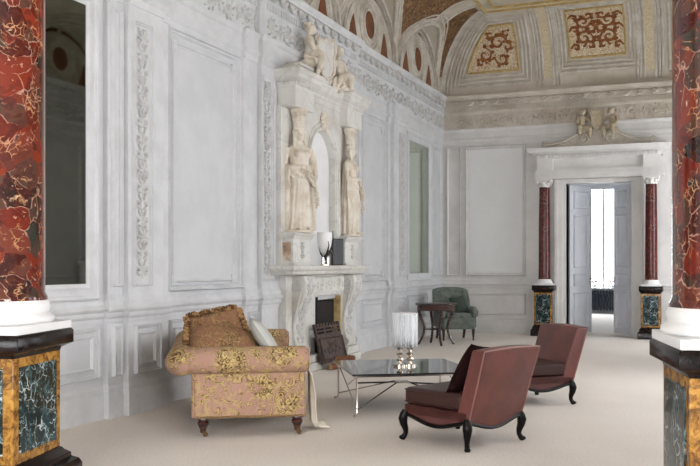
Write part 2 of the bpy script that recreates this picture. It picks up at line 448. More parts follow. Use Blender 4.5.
ARCH = [(-.02, 3.68), (.01, 3.68), (.018, 3.70), (.018, 3.745), (.045, 3.77), (.05, 3.785), (.05, 3.81), (.03, 3.82), (.03, 3.95), (.05, 3.965), (.06, 3.99), (.06, 4.01), (-.02, 4.01)]
S('baseboard_left', MB().sweep(path, BASE), M['trim'], None, 'white stepped baseboard along the foot of the left wall', 'baseboard')
S('trim_1', MB().sweep(path, RAIL), M['trim'], None, 'white dado rail running along the left wall at waist height', 'moulding')
S('trim_2', MB().sweep(path, ARCH), M['trim'], None, 'white architrave moulding high on the left wall under the carved frieze', 'moulding')
CORN = [(-.05, 4.0), (.03, 4.0), (.03, 4.30), (.045, 4.315), (.055, 4.33), (.055, 4.42), (.085, 4.43), (.085, 4.45), (.10, 4.455), (.10, 4.56), (.155, 4.565), (.16, 4.60), (.19, 4.62), (.20, 4.65), (.20, 4.665), (-.05, 4.70)]
cp = [(X0, Y0), (X0, 9.1), (X0 + .06, 9.1), (X0 + .06, 12.1), (X0, 12.1), (X0, Y1)]
CORN = [(d * .62 if d > .06 else d, z) for d, z in CORN]
def cornice(name, pth, runs, fn, m, mr, label):
    co = S(name, MB().sweep(pth, CORN), m, None, label, 'cornice')
    d = MB(); md = MB(); fr = MB()
    for (a, b_, w) in runs:
        k = int((b_ - a) / .07)
        for i in range(k):
            u = a + (i + .5) * (b_ - a) / k
            d.prism([(u - .02, 4.335), (u + .02, 4.335), (u + .02, 4.415), (u - .02, 4.415)], .05 + w, .078 + w, fn)
        k = int((b_ - a) / .24)
        for i in range(k):
            u = a + (i + .5) * (b_ - a) / k
            q = MB()
            q.ell((0, .005, 0), (.085, .05, .045), None, 8, 5); q.ell((0, -.035, .025), (.055, .035, .04), None, 8, 5)
            for s in (-1, 1): leaf(q, 0, -.04, PI / 2 - s * 1.0, .13, .055, .03, .018)
            moved(q, u, 4.51, .075 + w, fn); md.add(q.v, q.f)
        q = moved(rinceau(b_ - a, .25, .40, .03), a, 4.035, .034 + w, fn); fr.add(q.v, q.f)
    d.build('dentil_row', m, co, smooth=False); md.build('leaf_bracket_row', mr, co); fr.build('frieze_relief', mr, co)
    return co
cornice('trim_3', cp, [(3.0, 9.05, 0), (9.18, 12.02, .06), (12.15, 16.9, 0)], Lw, M['trim'], M['relief'], 'deep carved white cornice with leafy frieze above the left wall')

def panel(fn, u0, u1, v0, v1, wall, m=None, deep=1., corner=False, wd=.055, w0=0., name='panel_moulding'):
    f2 = lambda u, v, w: fn(u, v, w + w0)
    b = frame(MB(), u0, u1, v0, v1, wd, og(deep), f2)
    if corner:
        for cu in (u0 + .03, u1 - .03):
            for cv in (v0 + .03, v1 - .03):
                b.prism([(cu - .045, cv - .045), (cu + .045, cv - .045), (cu + .045, cv + .045), (cu - .045, cv + .045)], 0, .028, f2)
                q = MB().ell((0, 0, 0), (.03, .03, .012), None, 8, 4); moved(q, cu, cv, .028, f2); b.add(q.v, q.f)
    return b.build(name, m or M['trim'], wall)
for (a, b_) in ((7.26, 8.78), (12.42, 13.62)):
    panel(Lw, a + .0, b_ - .02, 1.08, 3.68, wl, wd=.06, deep=1.5)
    MB().prism([(a + .13, 1.2), (b_ - .18, 1.2), (b_ - .18, 3.53), (a + .13, 3.53)], 0, .008, Lw).build('panel_field', M['wall'], wl)
    panel(Lw, a + .11, b_ - .16, 1.165, 3.55, wl, corner=True, wd=.045, deep=.8)
# dado panels
for (a, b_, w) in ((5.0, 6.25, 0), (6.38, 6.5, .05), (6.62, 7.02, .11), (7.34, 8.7, 0), (8.84, 9.06, .05), (12.14, 12.36, .05), (12.5, 13.54, 0), (13.8, 14.3, .11), (14.7, 15.9, 0)):
    panel(Lw, a, b_, .36, .80, wl, wd=.04, deep=.9, w0=w)
    if b_ - a > .3: panel(Lw, a + .08, b_ - .08, .44, .72, wl, wd=.02, deep=.6, w0=w)
# carved strips on the pilasters
for k, (a, b_) in enumerate(((6.64, 6.84), (9.13, 9.32), (11.88, 12.07), (14.04, 14.25))):
    c0 = (a + b_) / 2; w = .11 if k in (0, 3) else .10
    q = moved(vine(b_ - a + .02, 2.26, .15, .022), c0, 1.22, w + .004, Lw); q.build('carved_strip', M['relief'], wl)
    panel(Lw, a - .045, b_ + .045, 1.15, 3.55, wl, wd=.03, deep=.8, w0=w)
# narrow sunk strips beside the mirrors
for (a, b_, w) in ((6.37, 6.51, .05), (14.39, 14.56, .05)): panel(Lw, a, b_, 1.15, 3.6, wl, wd=.03, deep=.8, w0=w)
panel(Lw, 16.2, 16.9, 1.12, 3.62, wl, wd=.05)

# ---- far wall with the doorway
wf = S('wall_far', MB().box(X0 - .3, AX - .59, Y1, Y1 + .3, 0, 4.8).box(AX + .59, X1 + .3, Y1, Y1 + .3, 0, 4.8).box(AX - .59, AX + .59, Y1, Y1 + .3, 2.88, 4.8), M['far'], None, 'grey white panelled end wall with the open double door', 'wall')
for (x0, x1, nm, sd) in ((X0, -2.72, 'baseboard_far', 'left'), (-1.04, X1, 'baseboard_far_side', 'right')):
    S(nm, MB().sweep([(x0, Y1), (x1, Y1)], BASE), M['far'], None, 'pale baseboard of the end wall %s of the doorway' % sd, 'baseboard')
S('trim_4', MB().sweep([(X0, Y1), (-2.72, Y1)], RAIL), M['far'], None, 'pale dado rail on the end wall behind the green armchair', 'moulding')
S('trim_5', MB().sweep([(-1.04, Y1), (X1, Y1)], RAIL), M['far'], None, 'pale dado rail on the end wall right of the doorway', 'moulding')
S('trim_6', MB().sweep([(X0, Y1), (X1, Y1)], ARCH), M['far'], None, 'pale architrave moulding across the end wall above the door', 'moulding')
cornice('trim_7', [(X0, Y1), (X1, Y1)], [(X0 + .2, X1 - .2, 0)], Fw, M['plasterwarm'], M['plasterwarm'], 'carved cream cornice across the end wall below the vault')
for (a, b_) in ((-4.42, -3.24), (-.52, .66)):
    panel(Fw, a, b_, 1.12, 3.66, wf, M['far'], 1.2, True, .06)
    MB().prism([(a + .06, 1.18), (b_ - .06, 1.18), (b_ - .06, 3.6), (a + .06, 3.6)], 0, .006, Fw).build('panel_field', M['farlight'], wf)
    panel(Fw, a, b_, .36, .78, wf, M['far'], .9, False, .05)
panel(Fw, -4.8, -4.52, 1.12, 3.66, wf, M['far'], 1., False, .03)
# door surround
fr = MB()
for s in (-1, 1):
    for (a, b_, w0, w1, z) in ((.59, .66, -.3, .03, 2.87), (.66, .74, .0, .045, 2.87), (.74, .80, .0, .075, 2.949)):
        u0, u1 = sorted((AX + s * a, AX + s * b_)); fr.prism([(u0, 0), (u1, 0), (u1, z), (u0, z)], w0, w1, Fw)
fr.prism([(AX - .739, 2.872), (AX + .739, 2.872), (AX + .739, 2.948), (AX - .739, 2.948)], 0, .05, Fw)
S('trim_8', fr, M['far'], None, 'stepped pale frame around the open doorway', 'door frame')
en = MB()
en.box(AX - 1.16, AX + 1.16, Y1 - .22, Y1 + .02, 2.95, 3.06).box(AX - 1.14, AX + 1.14, Y1 - .205, Y1 + .02, 3.06, 3.12).box(AX - 1.10, AX + 1.10, Y1 - .13, Y1 + .02, 3.12, 3.34)
for s in (-1, 1): en.box(AX + s * .96 - .15, AX + s * .96 + .15, Y1 - .21, Y1 + .01, 3.121, 3.36)
en.sweep([(AX - 1.14, Y1 + .05), (AX - 1.14, Y1 - .19), (AX + 1.14, Y1 - .19), (AX + 1.14, Y1 + .05)], [(-.1, 3.33), (-.01, 3.33), (.01, 3.345), (.02, 3.40), (.06, 3.42), (.12, 3.45), (.13, 3.50), (.15, 3.53), (-.1, 3.55)])
dn = MB()
for i in range(32):
    u = AX - 1.1 + 2.2 * (i + .5) / 32
    dn.box(u - .02, u + .02, Y1 - .25, Y1 - .195, 3.345, 3.40)
eo = S('trim_9', en, M['far'], None, 'pale entablature shelf with small dentils over the doorway', 'entablature')
dn.build('dentil_row', M['far'], eo, smooth=False)
# scrolled pediment
pd = MB()
for s in (-1, 1):
    pts = []
    for i in range(15):
        t = i / 14; pts.append((AX + s * (.95 - .75 * t), Y1 - .2, 3.60 + .30 * t ** 2.2))
    pd.tube(pts, .03, 8)
    sp = MB(); spiral(sp, 0, 0, .09, 1.4, -PI / 2, -s, .026, 0, 18); moved(sp, AX + s * .24, 3.68, .22, Fw); pd.add(sp.v, sp.f)
    sp = MB(); spiral(sp, 0, 0, .05, 1.2, -PI / 2, s, .02, 0, 14); moved(sp, AX + s * .97, 3.63, .2, Fw); pd.add(sp.v, sp.f)
    for i in range(5):
        q = MB(); leaf(q, 0, 0, PI / 2 - s * (.6 + .2 * i), .14, .06, 0, .02); moved(q, AX + s * (.12 + .12 * i), 3.60, .2, Fw); pd.add(q.v, q.f)
poly = [(AX - .95, 3.55)] + [(AX - .95 + .75 * i / 8, 3.56 + .30 * (i / 8) ** 2.2) for i in range(9)] + [(AX + .2 + .75 * i / 8, 3.86 - .30 * (1 - (1 - i / 8) ** 2.2)) for i in range(9)] + [(AX + .95, 3.55)]
pd.prism(poly, 0, .18, Fw)
S('trim_10', pd, M['plasterwarm'], None, 'scrolled plaster pediment resting on the door entablature', 'pediment')

# door leaves opening into the next room
def leaf_door(name, hx, rz, s, label):
    t = thing(name, label, 'door', (hx, Y1 + .27, 0), rz, None, 'structure')
    W = .575
    MB().box(0, s * W, -.02, .02, .02, 2.86).build('leaf', M['doorpaint'], t, bevel=.003)
    for side in (-1, 1):
        f = lambda u, v, w: (s * u, side * (.02 + w), v)
        b = MB()
        for (z0, z1) in ((.12, .80), (.92, 1.16), (1.28, 2.3), (2.42, 2.76)):
            frame(b, .09, W - .09, z0, z1, .035, og(.7), f)
            frame(b, .15, W - .15, z0 + .06, z1 - .06, .03, [(0, -.002), (0, .004), (1, .012), (1.0, -.002)], f)
        b.build('raised_panels', M['doorpaint'], t)
        h = MB(); h.ell((s * (W - .05), side * .06, 1.06), .022); h.tube([(s * (W - .05), side * .02, 1.06), (s * (W - .05), side * .06, 1.06)], .008)
        h.build('door_handle', M['brass'], t)
leaf_door('door_1', AX - .575, R_(52), 1, 'left open leaf of the pale double door in the end wall')
leaf_door('door_2', AX + .575, R_(-52), -1, 'right open leaf of the pale double door in the end wall')

# next room seen through the doorway
NY = 25.0
S('floor_beyond', MB().box(-6.5, 2.5, Y1, NY, -.1, .0), M['floor'], None, 'bright floor of the small room beyond the open doorway', 'floor')
wb = MB().box(-6.5, -3.7, NY, NY + .3, 0, 4.2).box(-1.6, 2.5, NY, NY + .3, 0, 4.2).box(-3.7, -1.6, NY, NY + .3, 0, .70).box(-3.7, -1.6, NY, NY + .3, 3.4, 4.2)
wb.box(-6.8, -6.5, Y1 + .3, NY, 0, 4.2).box(2.5, 2.8, Y1 + .3, NY, 0, 4.2)
S('wall_beyond', wb, M['wall'], None, 'white walls of the room beyond the open doorway', 'wall')
S('ceiling_beyond', MB().box(-6.8, 2.8, Y1 + .3, NY + .3, 4.2, 4.4), M['wall'], None, 'plain ceiling of the room beyond the doorway', 'ceiling')
wn = S('window_1', MB().box(-3.7, -1.6, NY + .12, NY + .14, .70, 3.4), M['daylight2'], None, 'overexposed bright window in the room beyond the doorway', 'window')
b = MB()
for x in (-3.7, -2.67, -1.66): b.box(x, x + .06, NY + .06, NY + .12, .7, 3.4)
b.build('window_frame', M['doorpaint'], wn)
MB().box(-3.75, -1.55, NY - .18, NY + .05, .66, .70).build('window_sill', M['doorpaint'], wn, bevel=.008)
rd = thing('radiator', 'dark navy column radiator under the bright window beyond the doorway', 'radiator', (-2.65, NY - .14, 0))
b = MB()
for i in range(18):
    x = -.68 + i * .08
    b.tube([(x, 0, .08), (x, 0, .12), (x, 0, .58), (x, 0, .62)], [.02, .032, .032, .02], 8)
b.build('columns', M['radiator'], rd)
MB().box(-.72, .72, -.045, .045, .13, .18).box(-.72, .72, -.045, .045, .52, .57).build('header_pipes', M['radiator'], rd, bevel=.01)
for x in (-.65, .65): MB().box(x - .02, x + .02, -.04, .04, 0, .12).build('foot', M['radiator'], rd)
for k, (x, lb) in enumerate(((-2.85, 'small pink flowering plant at left on the sill above the radiator'), (-2.38, 'small pink flowering plant at right on the sill above the radiator'))):
    t = thing('potted_plant', lb, 'plant', (x, NY - .1, .70), 0, 'plants on the far sill')
    MB().lathe([(.03, 0), (.045, .02), (.05, .09), (.042, .09)], 12).build('pot', M['basewhite'], t)
    b = MB()
    for i in range(12): b.ell((.06 * math.cos(i * 2.4), .04 * math.sin(i * 2.4), .12 + .012 * i % .08), (.035, .02, .02), Matrix.Rotation(i, 3, 'Z'), 6, 4)
    b.build('leaves', M['leaf'], t)
    b = MB()
    for i in range(7): b.ell((.05 * math.cos(i * 1.9), .04 * math.sin(i * 1.9), .17 + .01 * (i % 3)), .024, None, 6, 4)
    b.build('flowers', M['petal'], t)

# ---- right wall: three tall daylight windows, a fourth added to brighten the far end
WN = [5.39, 7.86, 10.33, 15.4]
b = MB(); yy = 4.3
for c0 in WN:
    b.box(X1, X1 + .3, yy, c0 - .72, 0, 4.8); b.box(X1, X1 + .3, c0 - .72, c0 + .72, 0, .5); b.box(X1, X1 + .3, c0 - .72, c0 + .72, 3.6, 4.8); yy = c0 + .72
b.box(X1, X1 + .3, yy, Y1 + .3, 0, 4.8)
wr = S('wall_right', b, M['wall'], None, 'window wall on the right, seen only in the mirrors', 'wall')
for k, c0 in enumerate(WN):
    w = S('window_%d' % (k + 2), MB().box(X1 + .14, X1 + .16, c0 - .72, c0 + .72, .5, 3.6), M[('daylight5', 'daylight', 'daylight4', 'daylight4')[k]], None, ('nearest', 'second', 'third', 'fill light added as farthest')[k] + ' tall daylit window of the right wall, outside the frame', 'window')
    b = MB()
    for u in (-.72, -.03, .66): b.box(X1 + .06, X1 + .14, c0 + u, c0 + u + .06, .5, 3.6)
    for v in (.5, 1.5, 2.5, 3.54): b.box(X1 + .07, X1 + .14, c0 - .72, c0 + .72, v, v + .06)
    b.build('window_frame', M['doorpaint'], w)
rp = [(X1, Y1), (X1, 4.3)]
S('baseboard_right', MB().sweep(rp, BASE), M['trim'], None, 'white baseboard of the window wall', 'baseboard')
S('trim_11', MB().sweep(rp, ARCH), M['trim'], None, 'white architrave of the window wall seen in the left mirror', 'moulding')
cornice('trim_12', rp, [(11.2, 16.8, 0)], Rw, M['trim'], M['relief'], 'carved cornice of the window wall seen in the left mirror')
panel(Rw, 12.0, 13.4, 1.1, 3.6, wr); panel(Rw, 13.7, 16.6, 1.1, 3.6, wr)
cb = thing('cabinet', 'white cabinet against the window wall, reflected low in the left mirror', 'cabinet', (X1 - .28, 13.75, 0))
MB().box(-.18, .18, -.5, .5, .06, 1.34).build('body', M['trim'], cb, bevel=.01)
MB().box(-.22, .2, -.54, .54, 1.34, 1.40).build('top', M['trim'], cb, bevel=.01)
MB().box(-.19, .19, -.51, .51, 0, .07).build('plinth', M['trim'], cb)
for s in (-1, 1): 
    d = MB().box(-.2, -.18, min(s * .02, s * .47), max(s * .02, s * .47), .14, 1.26).build('door', M['trim'], cb, bevel=.006)
    MB().ell((-.215, s * .06, .75), .016).build('knob', M['brass'], d)

# ---- the near end of the hall around the camera, with glowing fill panes added
S('wall_near', MB().box(X0 - .3, -3.9, Y0 - .3, Y0, 0, 6.1).box(-2.3, -1.5, Y0 - .3, Y0, 0, 6.1).box(.1, 3.5, Y0 - .3, Y0, 0, 6.1).box(-3.9, -2.3, Y0 - .3, Y0, 0, .5).box(-3.9, -2.3, Y0 - .3, Y0, 3.6, 6.1).box(-1.5, .1, Y0 - .3, Y0, 0, .5).box(-1.5, .1, Y0 - .3, Y0, 3.6, 6.1), M['wall'], None, 'wall behind the viewer with two added fill light windows', 'wall')
S('wall_side', MB().box(3.2, 3.5, Y0, -2.2, 0, 6.1).box(3.2, 3.5, -.6, .9, 0, 6.1).box(3.2, 3.5, 2.5, 4.6, 0, 6.1).box(3.2, 3.5, -2.2, -.6, 0, .5).box(3.2, 3.5, -2.2, -.6, 3.6, 6.1).box(3.2, 3.5, .9, 2.5, 0, .5).box(3.2, 3.5, .9, 2.5, 3.6, 6.1).box(X1, 3.5, 4.3, 4.6, 0, 6.1), M['wall'], None, 'wall right of the viewer with two added fill light windows', 'wall')
S('ceiling_near', MB().box(X1, 3.5, Y0, 4.6, 6.0, 6.2), M['vault'], None, 'plain ceiling right above the viewer', 'ceiling')
for k, (x0, x1, y0, y1) in enumerate(((-3.9, -2.3, Y0 - .16, Y0 - .14), (-1.5, .1, Y0 - .16, Y0 - .14), (3.34, 3.36, -2.2, -.6), (3.34, 3.36, .9, 2.5))):
    w = S('window_%d' % (k + 6), MB().box(x0, x1, y0, y1, .5, 3.6), M['nearfill'], None, ('left fill light pane added behind the viewer', 'right fill light pane added behind the viewer', 'nearer fill light pane added at the right of the viewer', 'farther fill light pane added at the right of the viewer')[k], 'window')
    b = MB()
    for q in (0, .5, 1):
        xx, yy = x0 + (x1 - x0) * q, y0 + (y1 - y0) * q
        if x1 - x0 > 1: b.box(xx - .03, xx + .03, Y0 - .14, Y0 - .06, .5, 3.6)
        else: b.box(3.26, 3.34, yy - .03, yy + .03, .5, 3.6)
    b.build('window_frame', M['doorpaint'], w)

# ------------------------------------------------------------------ vault
ZC, RUN, RISE = 4.62, 1.12, 1.36
LC = [0.45, 2.92, 5.39, 7.86, 10.33, 12.80, 15.27]; LR, LZ = 1.2, 4.45
def cove(d):
    if d >= RUN: return ZC + RISE
    d = max(d, 0); return ZC + RISE * math.sqrt(max(0, 1 - (1 - d / RUN) ** 2))
def barrel(y):
    z = 0
    for c0 in LC:
        q = abs(y - c0)
        if q < LR: z = max(z, LZ + math.sqrt(LR * LR - q * q))
    return z
xs = [X0 + RUN * (1 - math.cos(PI / 2 * i / 26)) for i in range(27)]
xs = xs + [AX] + [X1 - (x - X0) for x in xs[::-1]]
ys = [Y0 + .1 * i for i in range(int((9.0 - Y0) / .1))] + [9.0 + .03 * i for i in range(int((Y1 - RUN - 9.0) / .03) + 1)] + [Y1 - RUN * (1 - math.cos(PI / 2 * i / 30)) for i in range(29, -1, -1)]
vb = MB(); vs = []
for y in ys:
    for x in xs: 
        z = min(cove(x - X0), cove(X1 - x), cove(Y1 - y))
        vs.append((x, y, max(z, barrel(y)) if min(x - X0, X1 - x) < RUN else max(z, 0)))
W_ = len(xs)
fs = [(j * W_ + i, j * W_ + i + 1, (j + 1) * W_ + i + 1, (j + 1) * W_ + i) for j in range(len(ys) - 1) for i in range(W_ - 1)]
vb.add(vs, fs)
ce = S('ceiling', vb, M['vault'], None, 'cream coved vault with painted panels and lunettes over the hall', 'ceiling', ang=50)
S('ceiling_slab', MB().box(X0 - .3, X1 + .3, Y0, Y1 + .3, 6.05, 6.2), M['vault'], None, 'plain slab closing the top of the vault', 'ceiling')
S('wall_upper', MB().box(X0 - .3, X0 - .06, Y0, Y1 + .3, 4.8, 6.05).box(X1 + .06, X1 + .3, Y0, Y1 + .3, 4.8, 6.05).box(X0 - .3, X1 + .3, Y1 + .06, Y1 + .3, 4.8, 6.05), M['vault'], None, 'plain wall behind the lunettes above the cornice', 'wall')
# lunettes
def arcpoly(r, n=28, z0=None):
    z0 = LZ if z0 is None else z0
    return [(r * math.cos(PI * i / n), LZ + r * math.sin(PI * i / n)) for i in range(n + 1)]
def lunette(c0, fn, wall):
    f = lambda u, v, w: fn(u + c0, v, w)
    g = MB().prism(arcpoly(1.21), -.05, .0, f).build('lunette', M['brown'], wall)
    b = MB().prism(arcpoly(1.085), 0, .03, f); b.build('lunette_field', M['rib'], g)
    b = MB()
    for (ra, rb, h0, h1) in ((1.06, .98, .03, .055), (.98, .93, .03, .045), (1.21, 1.165, 0, .05)):
        n_ = 28; A = [(ra * math.cos(PI * i / n_), LZ + ra * math.sin(PI * i / n_)) for i in range(n_ + 1)]
        B = [(rb * math.cos(PI * i / n_), LZ + rb * math.sin(PI * i / n_)) for i in range(n_ + 1)]
        b.prism(A + B[::-1], h0, h1, f)
    for (rr, tr) in ((.40, .03), (.33, .025), (.235, .025)):
        b.tube([f(rr * math.cos(2 * PI * i / 28), 5.07 + rr * math.sin(2 * PI * i / 28), .035) for i in range(28)], tr, 6, closed=True)
    q = MB().ell((0, LZ + 1.13, .02), (.05, .05, .03), None, 8, 4); q.xf(f); b.add(q.v, q.f)
    b.build('lunette_moulding', M['rib'], g)
    b = MB().prism([(.21 * math.cos(2 * PI * i / 24), 5.07 + .21 * math.sin(2 * PI * i / 24)) for i in range(24)], .028, .036, f)
    for s in (-1, 1): b.prism([(s * .46, 4.60), (s * .86, 4.60), (s * .84, 4.74), (s * .72, 5.08), (s * .66, 5.10)], .028, .036, f)
    b.build('lunette_inset', M['brown'], g)
for c0 in (7.86, 10.33, 12.80, 15.27): lunette(c0, Lw, wl)
for c0 in (12.80, 15.27): lunette(c0, Rw, wr)
def wall_pt(z):      # distance out from the wall at which the cove is z high
    q = min(1, max(0, (z - ZC) / RISE)); return RUN * (1 - math.sqrt(1 - q * q))
# ribs along the groins
for side, fn, cs in (('left', Lw, (5.39, 7.86, 10.33, 12.80, 15.27)), ('right', Rw, (10.33, 12.80, 15.27))):
    for c0 in cs:
        b = MB()
        for dr, rr in ((.0, .035), (.075, .028), (.135, .02)):
            pts = []
            for i in range(41):
                a = .16 + (PI - .32) * i / 40
                r = LR + dr; z = LZ + r * math.sin(a)
                d = wall_pt(min(z, ZC + RISE * .995))
                pts.append(fn(c0 + r * math.cos(a), min(z, ZC + RISE) - .005, d + .01))
            b.tube(pts, rr, 6)
        b.build('groin_rib', M['rib'], ce)
        b = MB()
        for w in (.02, .09):
            b.tube([fn(c0 + (LR - .005) * math.cos(.1 + (PI - .2) * i / 32), LZ + (LR - .005) * math.sin(.1 + (PI - .2) * i / 32), w) for i in range(33)], .022, 6)
        b.build('arch_moulding', M['rib'], ce)
def cv(fn, d_th):      # a point on the cove at angle th from the wall
    return RUN * (1 - math.cos(d_th)), ZC + RISE * math.sin(d_th)
def spand(fn, lo, hi, th0=.12, th1=1.5, off=.012, n=24):
    b = MB(); rows = []
    for i in range(n + 1):
        th = th0 + (th1 - th0) * i / n; d, z = cv(fn, th)
        a, c = lo(z, d), hi(z, d)
        if c - a < .02: continue
        nx, nz = math.cos(th) * off, -math.sin(th) * off
        rows.append([fn(a + (c - a) * k / 8, z + nz - .004, d + nx + .004) for k in range(9)])
    vs = [p for r in rows for p in r]
    fs = [(j * 9 + k, j * 9 + k + 1, (j + 1) * 9 + k + 1, (j + 1) * 9 + k) for j in range(len(rows) - 1) for k in range(8)]
    return b.add(vs, fs), rows
def hw(z, r=LR): return math.sqrt(max(0, r * r - (z - LZ) ** 2))
for fn, pairs in ((Lw, ((7.86, 10.33), (10.33, 12.80), (12.80, 15.27))), (Rw, ((12.80, 15.27),))):
    for c0, c1 in pairs:
        m_ = .27
        b, rows = spand(fn, lambda z, d: c0 + hw(z) + m_, lambda z, d: c1 - hw(z) - m_)
        if rows:
            b.build('painted_spandrel', M['spandrel'], ce)
            e = MB(); e.tube([r[0] for r in rows], .018, 6); e.tube([r[-1] for r in rows], .018, 6); e.build('spandrel_border', M['rib'], ce)
# corner spandrel beside the end wall
b, rows = spand(Lw, lambda z, d: 15.27 + hw(z) + .19, lambda z, d: Y1 - d - .22, .3)
b.build('painted_spandrel', M['spandrel'], ce)
e = MB(); e.tube([r[0] for r in rows], .018, 6); e.tube([r[-1] for r in rows], .022, 6); e.build('spandrel_border', M['rib'], ce)
# mitre ribs at the two far corners
e = MB()
for off in (-.16, -.08, 0, .08, .16):
    for s in (0, 1):
        pts = []
        for i in range(25):
            d, z = cv(None, .05 + 1.5 * i / 24)
            if off >= 0: p = (X0 + d + off, Y1 - d, z - .01)
            else: p = (X0 + d, Y1 - d + off, z - .01)
            if s: p = (2 * AX - p[0], p[1], p[2])
            pts.append(p)
        e.tube(pts, .035 if off == 0 else .026, 6)
e.build('mitre_rib', M['rib'], ce)
# panels painted on the end cove
def covept(x, th, off=.0):
    d, z = cv(None, th); return (x, Y1 - d - math.cos(th) * off, z - math.sin(th) * off)
def cove_panel(lo, hi, th0, th1, field, border):
    g = MB().grid(lambda u, v: covept(lo(th0 + (th1 - th0) * v) + (hi(th0 + (th1 - th0) * v) - lo(th0 + (th1 - th0) * v)) * u, th0 + (th1 - th0) * v, .012), 8, 16)
    o = g.build('painted_panel', field, ce)
    def ring(k, off):
        t0, t1 = th0 - k, th1 + k
        p = []
        for i in range(13): t = t0 + (t1 - t0) * i / 12; p.append(covept(lo(t) - k * 1.2, t, off))
        for i in range(1, 8): p.append(covept(lo(t1) - k * 1.2 + (hi(t1) - lo(t1) + k * 2.4) * i / 8, t1, off))
        for i in range(13): t = t1 - (t1 - t0) * i / 12; p.append(covept(hi(t) + k * 1.2, t, off))
        for i in range(1, 8): p.append(covept(hi(t0) + k * 1.2 - (hi(t0) - lo(t0) + k * 2.4) * i / 8, t0, off))
        return p
    MB().tube(ring(0, .015), .022, 6, closed=True).build('gilt_border', border, o)
    e = MB()
    for k in (.07, .13, .19): e.tube(ring(k, .01), .024, 6, closed=True)
    e.build('panel_moulding', M['rib'], o)
    return o
def scrolls(o, cx, cz, sc, mirror, items):
    """painted scrollwork; items = (du, dtheta, r, turns, a0, sgn)"""
    b = MB()
    for (du, dt, r, tn, a0, sg) in items:
        for s in ((1, -1) if mirror else (1,)):
            pts = []
            for i in range(27):
                t = i / 26; a = a0 + sg * tn * 2 * PI * t; q = r * (1 - .85 * t)
                pts.append(covept(cx + s * (du + q * math.cos(a)), cz + (dt + q * math.sin(a) * .8), .02))
            b.tube(pts, [sc * (.55 + .9 * math.sin(PI * min(1, .15 + i / 30))) for i in range(27)], 5, .5)
            for k in range(4):
                a = a0 + sg * 1.2 * k; q = r * (1.0 - .1 * k)
                x, t = cx + s * (du + q * 1.2 * math.cos(a)), cz + dt + q * math.sin(a)
                b.ell(covept(x, t, .02), (r * .35, r * .12, r * .26), Matrix.Rotation(a * s, 3, 'Y'), 7, 4)
    b.build('painted_scrollwork', M['scrollred'], o)
    return b
MIT = lambda th: X0 + RUN * (1 - math.cos(th)) + .46
for s in (0, 1):
    lo, hi = (MIT, lambda th: -3.36) if not s else (lambda th: 2 * AX + 3.36, lambda th: 2 * AX - MIT(th))
    p = cove_panel(lo, hi, .36, 1.12, M['panelcream'], M['gilt'])
    cx = -3.82 if not s else 2 * AX + 3.82
    f = 1 if not s else -1
    scrolls(p, cx, .70, .018, False, [(.12 * f, .10, .17, 1.3, 0, 1), (-.16 * f, -.08, .14, 1.2, 1.5, -1), (.16 * f, -.16, .13, 1.2, 3, 1), (.0, .25, .1, 1, 0, -1), (-.25 * f, -.2, .09, 1, 0, 1), (.28 * f, .02, .1, 1., 2, -1), (.30 * f, .24, .08, 1., 1, 1)])
p = cove_panel(lambda th: AX - .50, lambda th: AX + .50, .46, 1.3, M['panelcream'], M['gilt'])
scrolls(p, AX, .86, .02, True, [(.22, .16, .15, 1.4, PI, 1), (.22, -.12, .15, 1.4, PI, -1), (.10, .02, .10, 1., PI / 2, 1), (.38, .02, .08, 1, 0, 1), (.12, .28, .1, 1.1, 0, -1), (.38, .26, .07, 1, 0, 1), (.12, -.24, .09, 1, 0, 1), (.38, -.26, .07, 1, 0, 1), (.0, .1, .07, .8, 0, 1), (.0, -.16, .06, .8, 0, 1)])
for x in (AX - .92, AX + .92):
    g = MB().grid(lambda u, v: covept(x - .1 + .2 * u, .2 + 1.3 * v, .012), 2, 16); o = g.build('cove_band', M['arab'], ce)
    e = MB()
    for dx in (-.22, -.16, -.1, .1, .16, .22): e.tube([covept(x + dx, .1 + 1.4 * i / 20, .01) for i in range(21)], .022, 6)
    e.build('band_moulding', M['rib'], o)
# gilded edge of the flat ceiling
b = MB(); q = RUN
for k, wd in ((0, .05), (.22, .03)):
    b.box(X0 + q + k, X1 - q - k, Y1 - q - k - wd, Y1 - q - k, ZC + RISE - .04, ZC + RISE + .01)
    b.box(X0 + q + k, X0 + q + k + wd, Y0, Y1 - q - k, ZC + RISE - .04, ZC + RISE + .01)
b.build('gilt_ceiling_border', M['gilt'], ce, bevel=.01)
MB().box(X0 + q + .05, X1 - q - .05, Y1 - q - .22, Y1 - q - .05, ZC + RISE - .012, ZC + RISE + .01).build('painted_ceiling_strip', M['arab'], ce)

# ------------------------------------------------------------------ wall mirrors
def wall_mirror(u0, u1, label, glass):
    t = thing('wall_mirror', label, 'mirror', (X0, (u0 + u1) / 2, 1.18), 0, 'tall mirrors flanking the fireplace')
    h = (u1 - u0) / 2
    f = lambda u, v, w: (w, u, v)
    MB().prism([(-h, 0), (h, 0), (h, 2.365), (-h, 2.365)], .004, .022, f).build('mirror_glass', M[glass], t, smooth=False)
    frame(MB(), -h - .14, h + .14, -.14, 2.505, .142, [(0, 0), (0, .05), (.12, .062), (.25, .055), (.33, .038), (.6, .036), (.75, .045), (.9, .04), (1, .03), (1, 0)], f).build('mirror_frame', M['trim'], t)
wall_mirror(4.88, 6.07, 'tall dim wall mirror beside the left red column, reflecting the lunette', 'mirror')
wall_mirror(14.78, 15.97, 'tall greenish wall mirror beyond the fireplace near the far corner', 'greenmirror')

